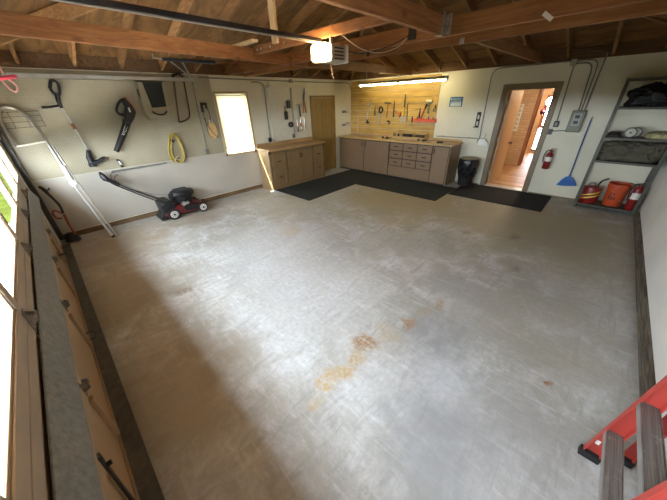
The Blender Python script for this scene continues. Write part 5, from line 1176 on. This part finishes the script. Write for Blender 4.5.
for a0, a1, za, zb in ((4.05, 4.25, .12, .20), (4.32, 4.5, .12, .19), (4.56, 4.8, .13, .17), (4.1, 4.3, .22, .25), (4.4, 4.62, .21, .245)): on_pail(a0, a1, za, zb)
obj('print', b, M('dark_brown_print', (.12, .03, .015), .5), t)
b = B(); tube(b, smooth_path([(bx+.155, by-.02, z0+.34), (bx+.17, by-.06, z0+.24), (bx+.15, by-.11, z0+.15), (bx+.06, by-.155, z0+.12)]), .004, 6); obj('bail_handle', b, STEEL, t)
extinguisher('fire_extinguisher', 'red fire extinguisher standing on bottom shelf beside orange bucket', 6.838, 6.645, LEV[0]+.0005, .55, .064)

# ---- red step ladder at the right
t = thing('step_ladder', 'red step ladder with grey treads leaning on right wall', 'ladder', (6.72, 1.1, 0))
FG = M('red_fibreglass', (.43, .05, .036), .42, var=.06); TREAD = None
YF, YN = 1.375, .835; LH = 1.80
def lx(z): return 6.66+.075*z
def lean_prism(b, prof, y0, y1, z0, z1):
    """profile in x (offset from the leaning front edge) and y, swept up the lean"""
    v0 = [b.verts.new((lx(z0)+p[0], p[1], z0)) for p in prof]; v1 = [b.verts.new((lx(z1)+p[0], p[1], z1)) for p in prof]
    b.faces.new(v0[::-1]); b.faces.new(v1); n = len(prof)
    for i in range(n): b.faces.new((v0[i], v0[(i+1) % n], v1[(i+1) % n], v1[i]))
for y, s in ((YF, -1), (YN, 1)):
    th, fl, dp = .006, .028, .078
    prof = [(0, y), (dp, y), (dp, y+s*fl), (dp-th, y+s*fl), (dp-th, y+s*th), (th, y+s*th), (th, y+s*fl), (0, y+s*fl)]
    b = B(); lean_prism(b, prof, 0, 0, .03, LH); obj('front_rail', b, FG, t)
    b = B(); xr = 6.80; yr = y-s*.10; prof2 = [(0, yr), (.05, yr), (.05, yr+s*.025), (.044, yr+s*.025), (.044, yr+s*.006), (0, yr+s*.006)]
    v0 = [b.verts.new((6.83+p[0], p[1], .03)) for p in prof2]; v1 = [b.verts.new((6.88+p[0], p[1], LH-.03)) for p in prof2]
    b.faces.new(v0[::-1]); b.faces.new(v1)
    for i in range(6): b.faces.new((v0[i], v0[(i+1) % 6], v1[(i+1) % 6], v1[i]))
    obj('rear_rail', b, FG, t)
    b = B(); box(b, lx(0)-.008, lx(0)+.088, min(y-s*.008, y+s*.036), max(y-s*.008, y+s*.036), 0, .05); ft = obj('foot', b, RUBBER, t, .004)
    b = B(); box(b, lx(0)+.015, lx(0)+.065, y-s*.008-.0012, y-s*.008+.0012, .012, .04); obj('foot_plate', b, M('grey_print_plate', (.20, .20, .19), .5), ft)
    b = B(); box(b, 6.822, 6.888, min(yr-s*.006, yr+s*.032), max(yr-s*.006, yr+s*.032), 0, .05); obj('rear_foot', b, RUBBER, t, .004)
m_, nt_, bs_ = new_mat('worn_grey_tread')
h_ = nz(nt_, coords(nt_, (26, .7, 3), pos=True), 3, 6, .7); g_ = nz(nt_, coords(nt_, pos=True), 18, 5)
c_ = mixc(nt_, maprange(nt_, h_, .3, .7), (.15, .125, .105), (.27, .235, .205)); c_ = mixc(nt_, maprange(nt_, g_, .55, .75, 0, .6), c_, (.40, .38, .35))
lk(nt_, c_, bs_.inputs['Base Color']); bs_.inputs['Roughness'].default_value = .55; bs_.inputs['Metallic'].default_value = .25; bump(nt_, bs_, h_, .3, .003)
for i in range(5):
    z = .285+.292*i; x = lx(z)
    b = B(); box(b, x+.004, x+.074, YN+.006, YF-.006, z-.006, z)
    for k in range(6): box(b, x+.010+k*.0108, x+.0145+k*.0108, YN+.006, YF-.006, z, z+.0018)
    tr = obj('tread', b, m_, t)
    b = B(); box(b, x+.001, x+.006, YN+.006, YF-.006, z-.03, z+.003); box(b, x+.072, x+.0765, YN+.006, YF-.006, z-.025, z); obj('tread_edge', b, M('light_tread_edge', (.42, .41, .38), .4, .7), tr)
    b = B(); beam(b, (x+.03, YF-.03, z-.02), (lx(z-.13)+.07, YF-.012, z-.14), .02, .003); beam(b, (x+.03, YN+.03, z-.02), (lx(z-.13)+.07, YN+.012, z-.14), .02, .003); obj('brace', b, ALU, tr)
for zz in (.33, .75, 1.2):
    b = B(); cyl(b, (6.855+.03*zz, YN-.09, zz), (6.855+.03*zz, YF+.09, zz), .011, n=10); obj('rear_bar', b, ALU, t)
b = B(); box(b, lx(LH)-.03, 6.955, YN-.11, YF+.11, LH-.005, LH+.055); obj('top_cap', b, BLACK, t, .01)
b = B(); box(b, lx(.16)+.016, lx(.16)+.034, YF-.0085, YF-.0065, .13, .165); obj('white_sticker', b, M('bright_white', (.9, .88, .82), .4, var=.02), t)

# hung tools stretched thicker, for more contrast
for o in list(bpy.data.objects):
    if o.parent is None and o.get('group') == GR and not o.name.startswith('tool_rack'): o.scale = (1.0, 1.0, 1.06) if o.name.startswith(('screwdriver', 'pistol')) else (1.3, 1.2, 1.06)
    if o.parent is None and o.get('group') == 'tools on the white tool board' and o.name != 'tape_roll': o.scale = (1.2, 1.3, 1.05)
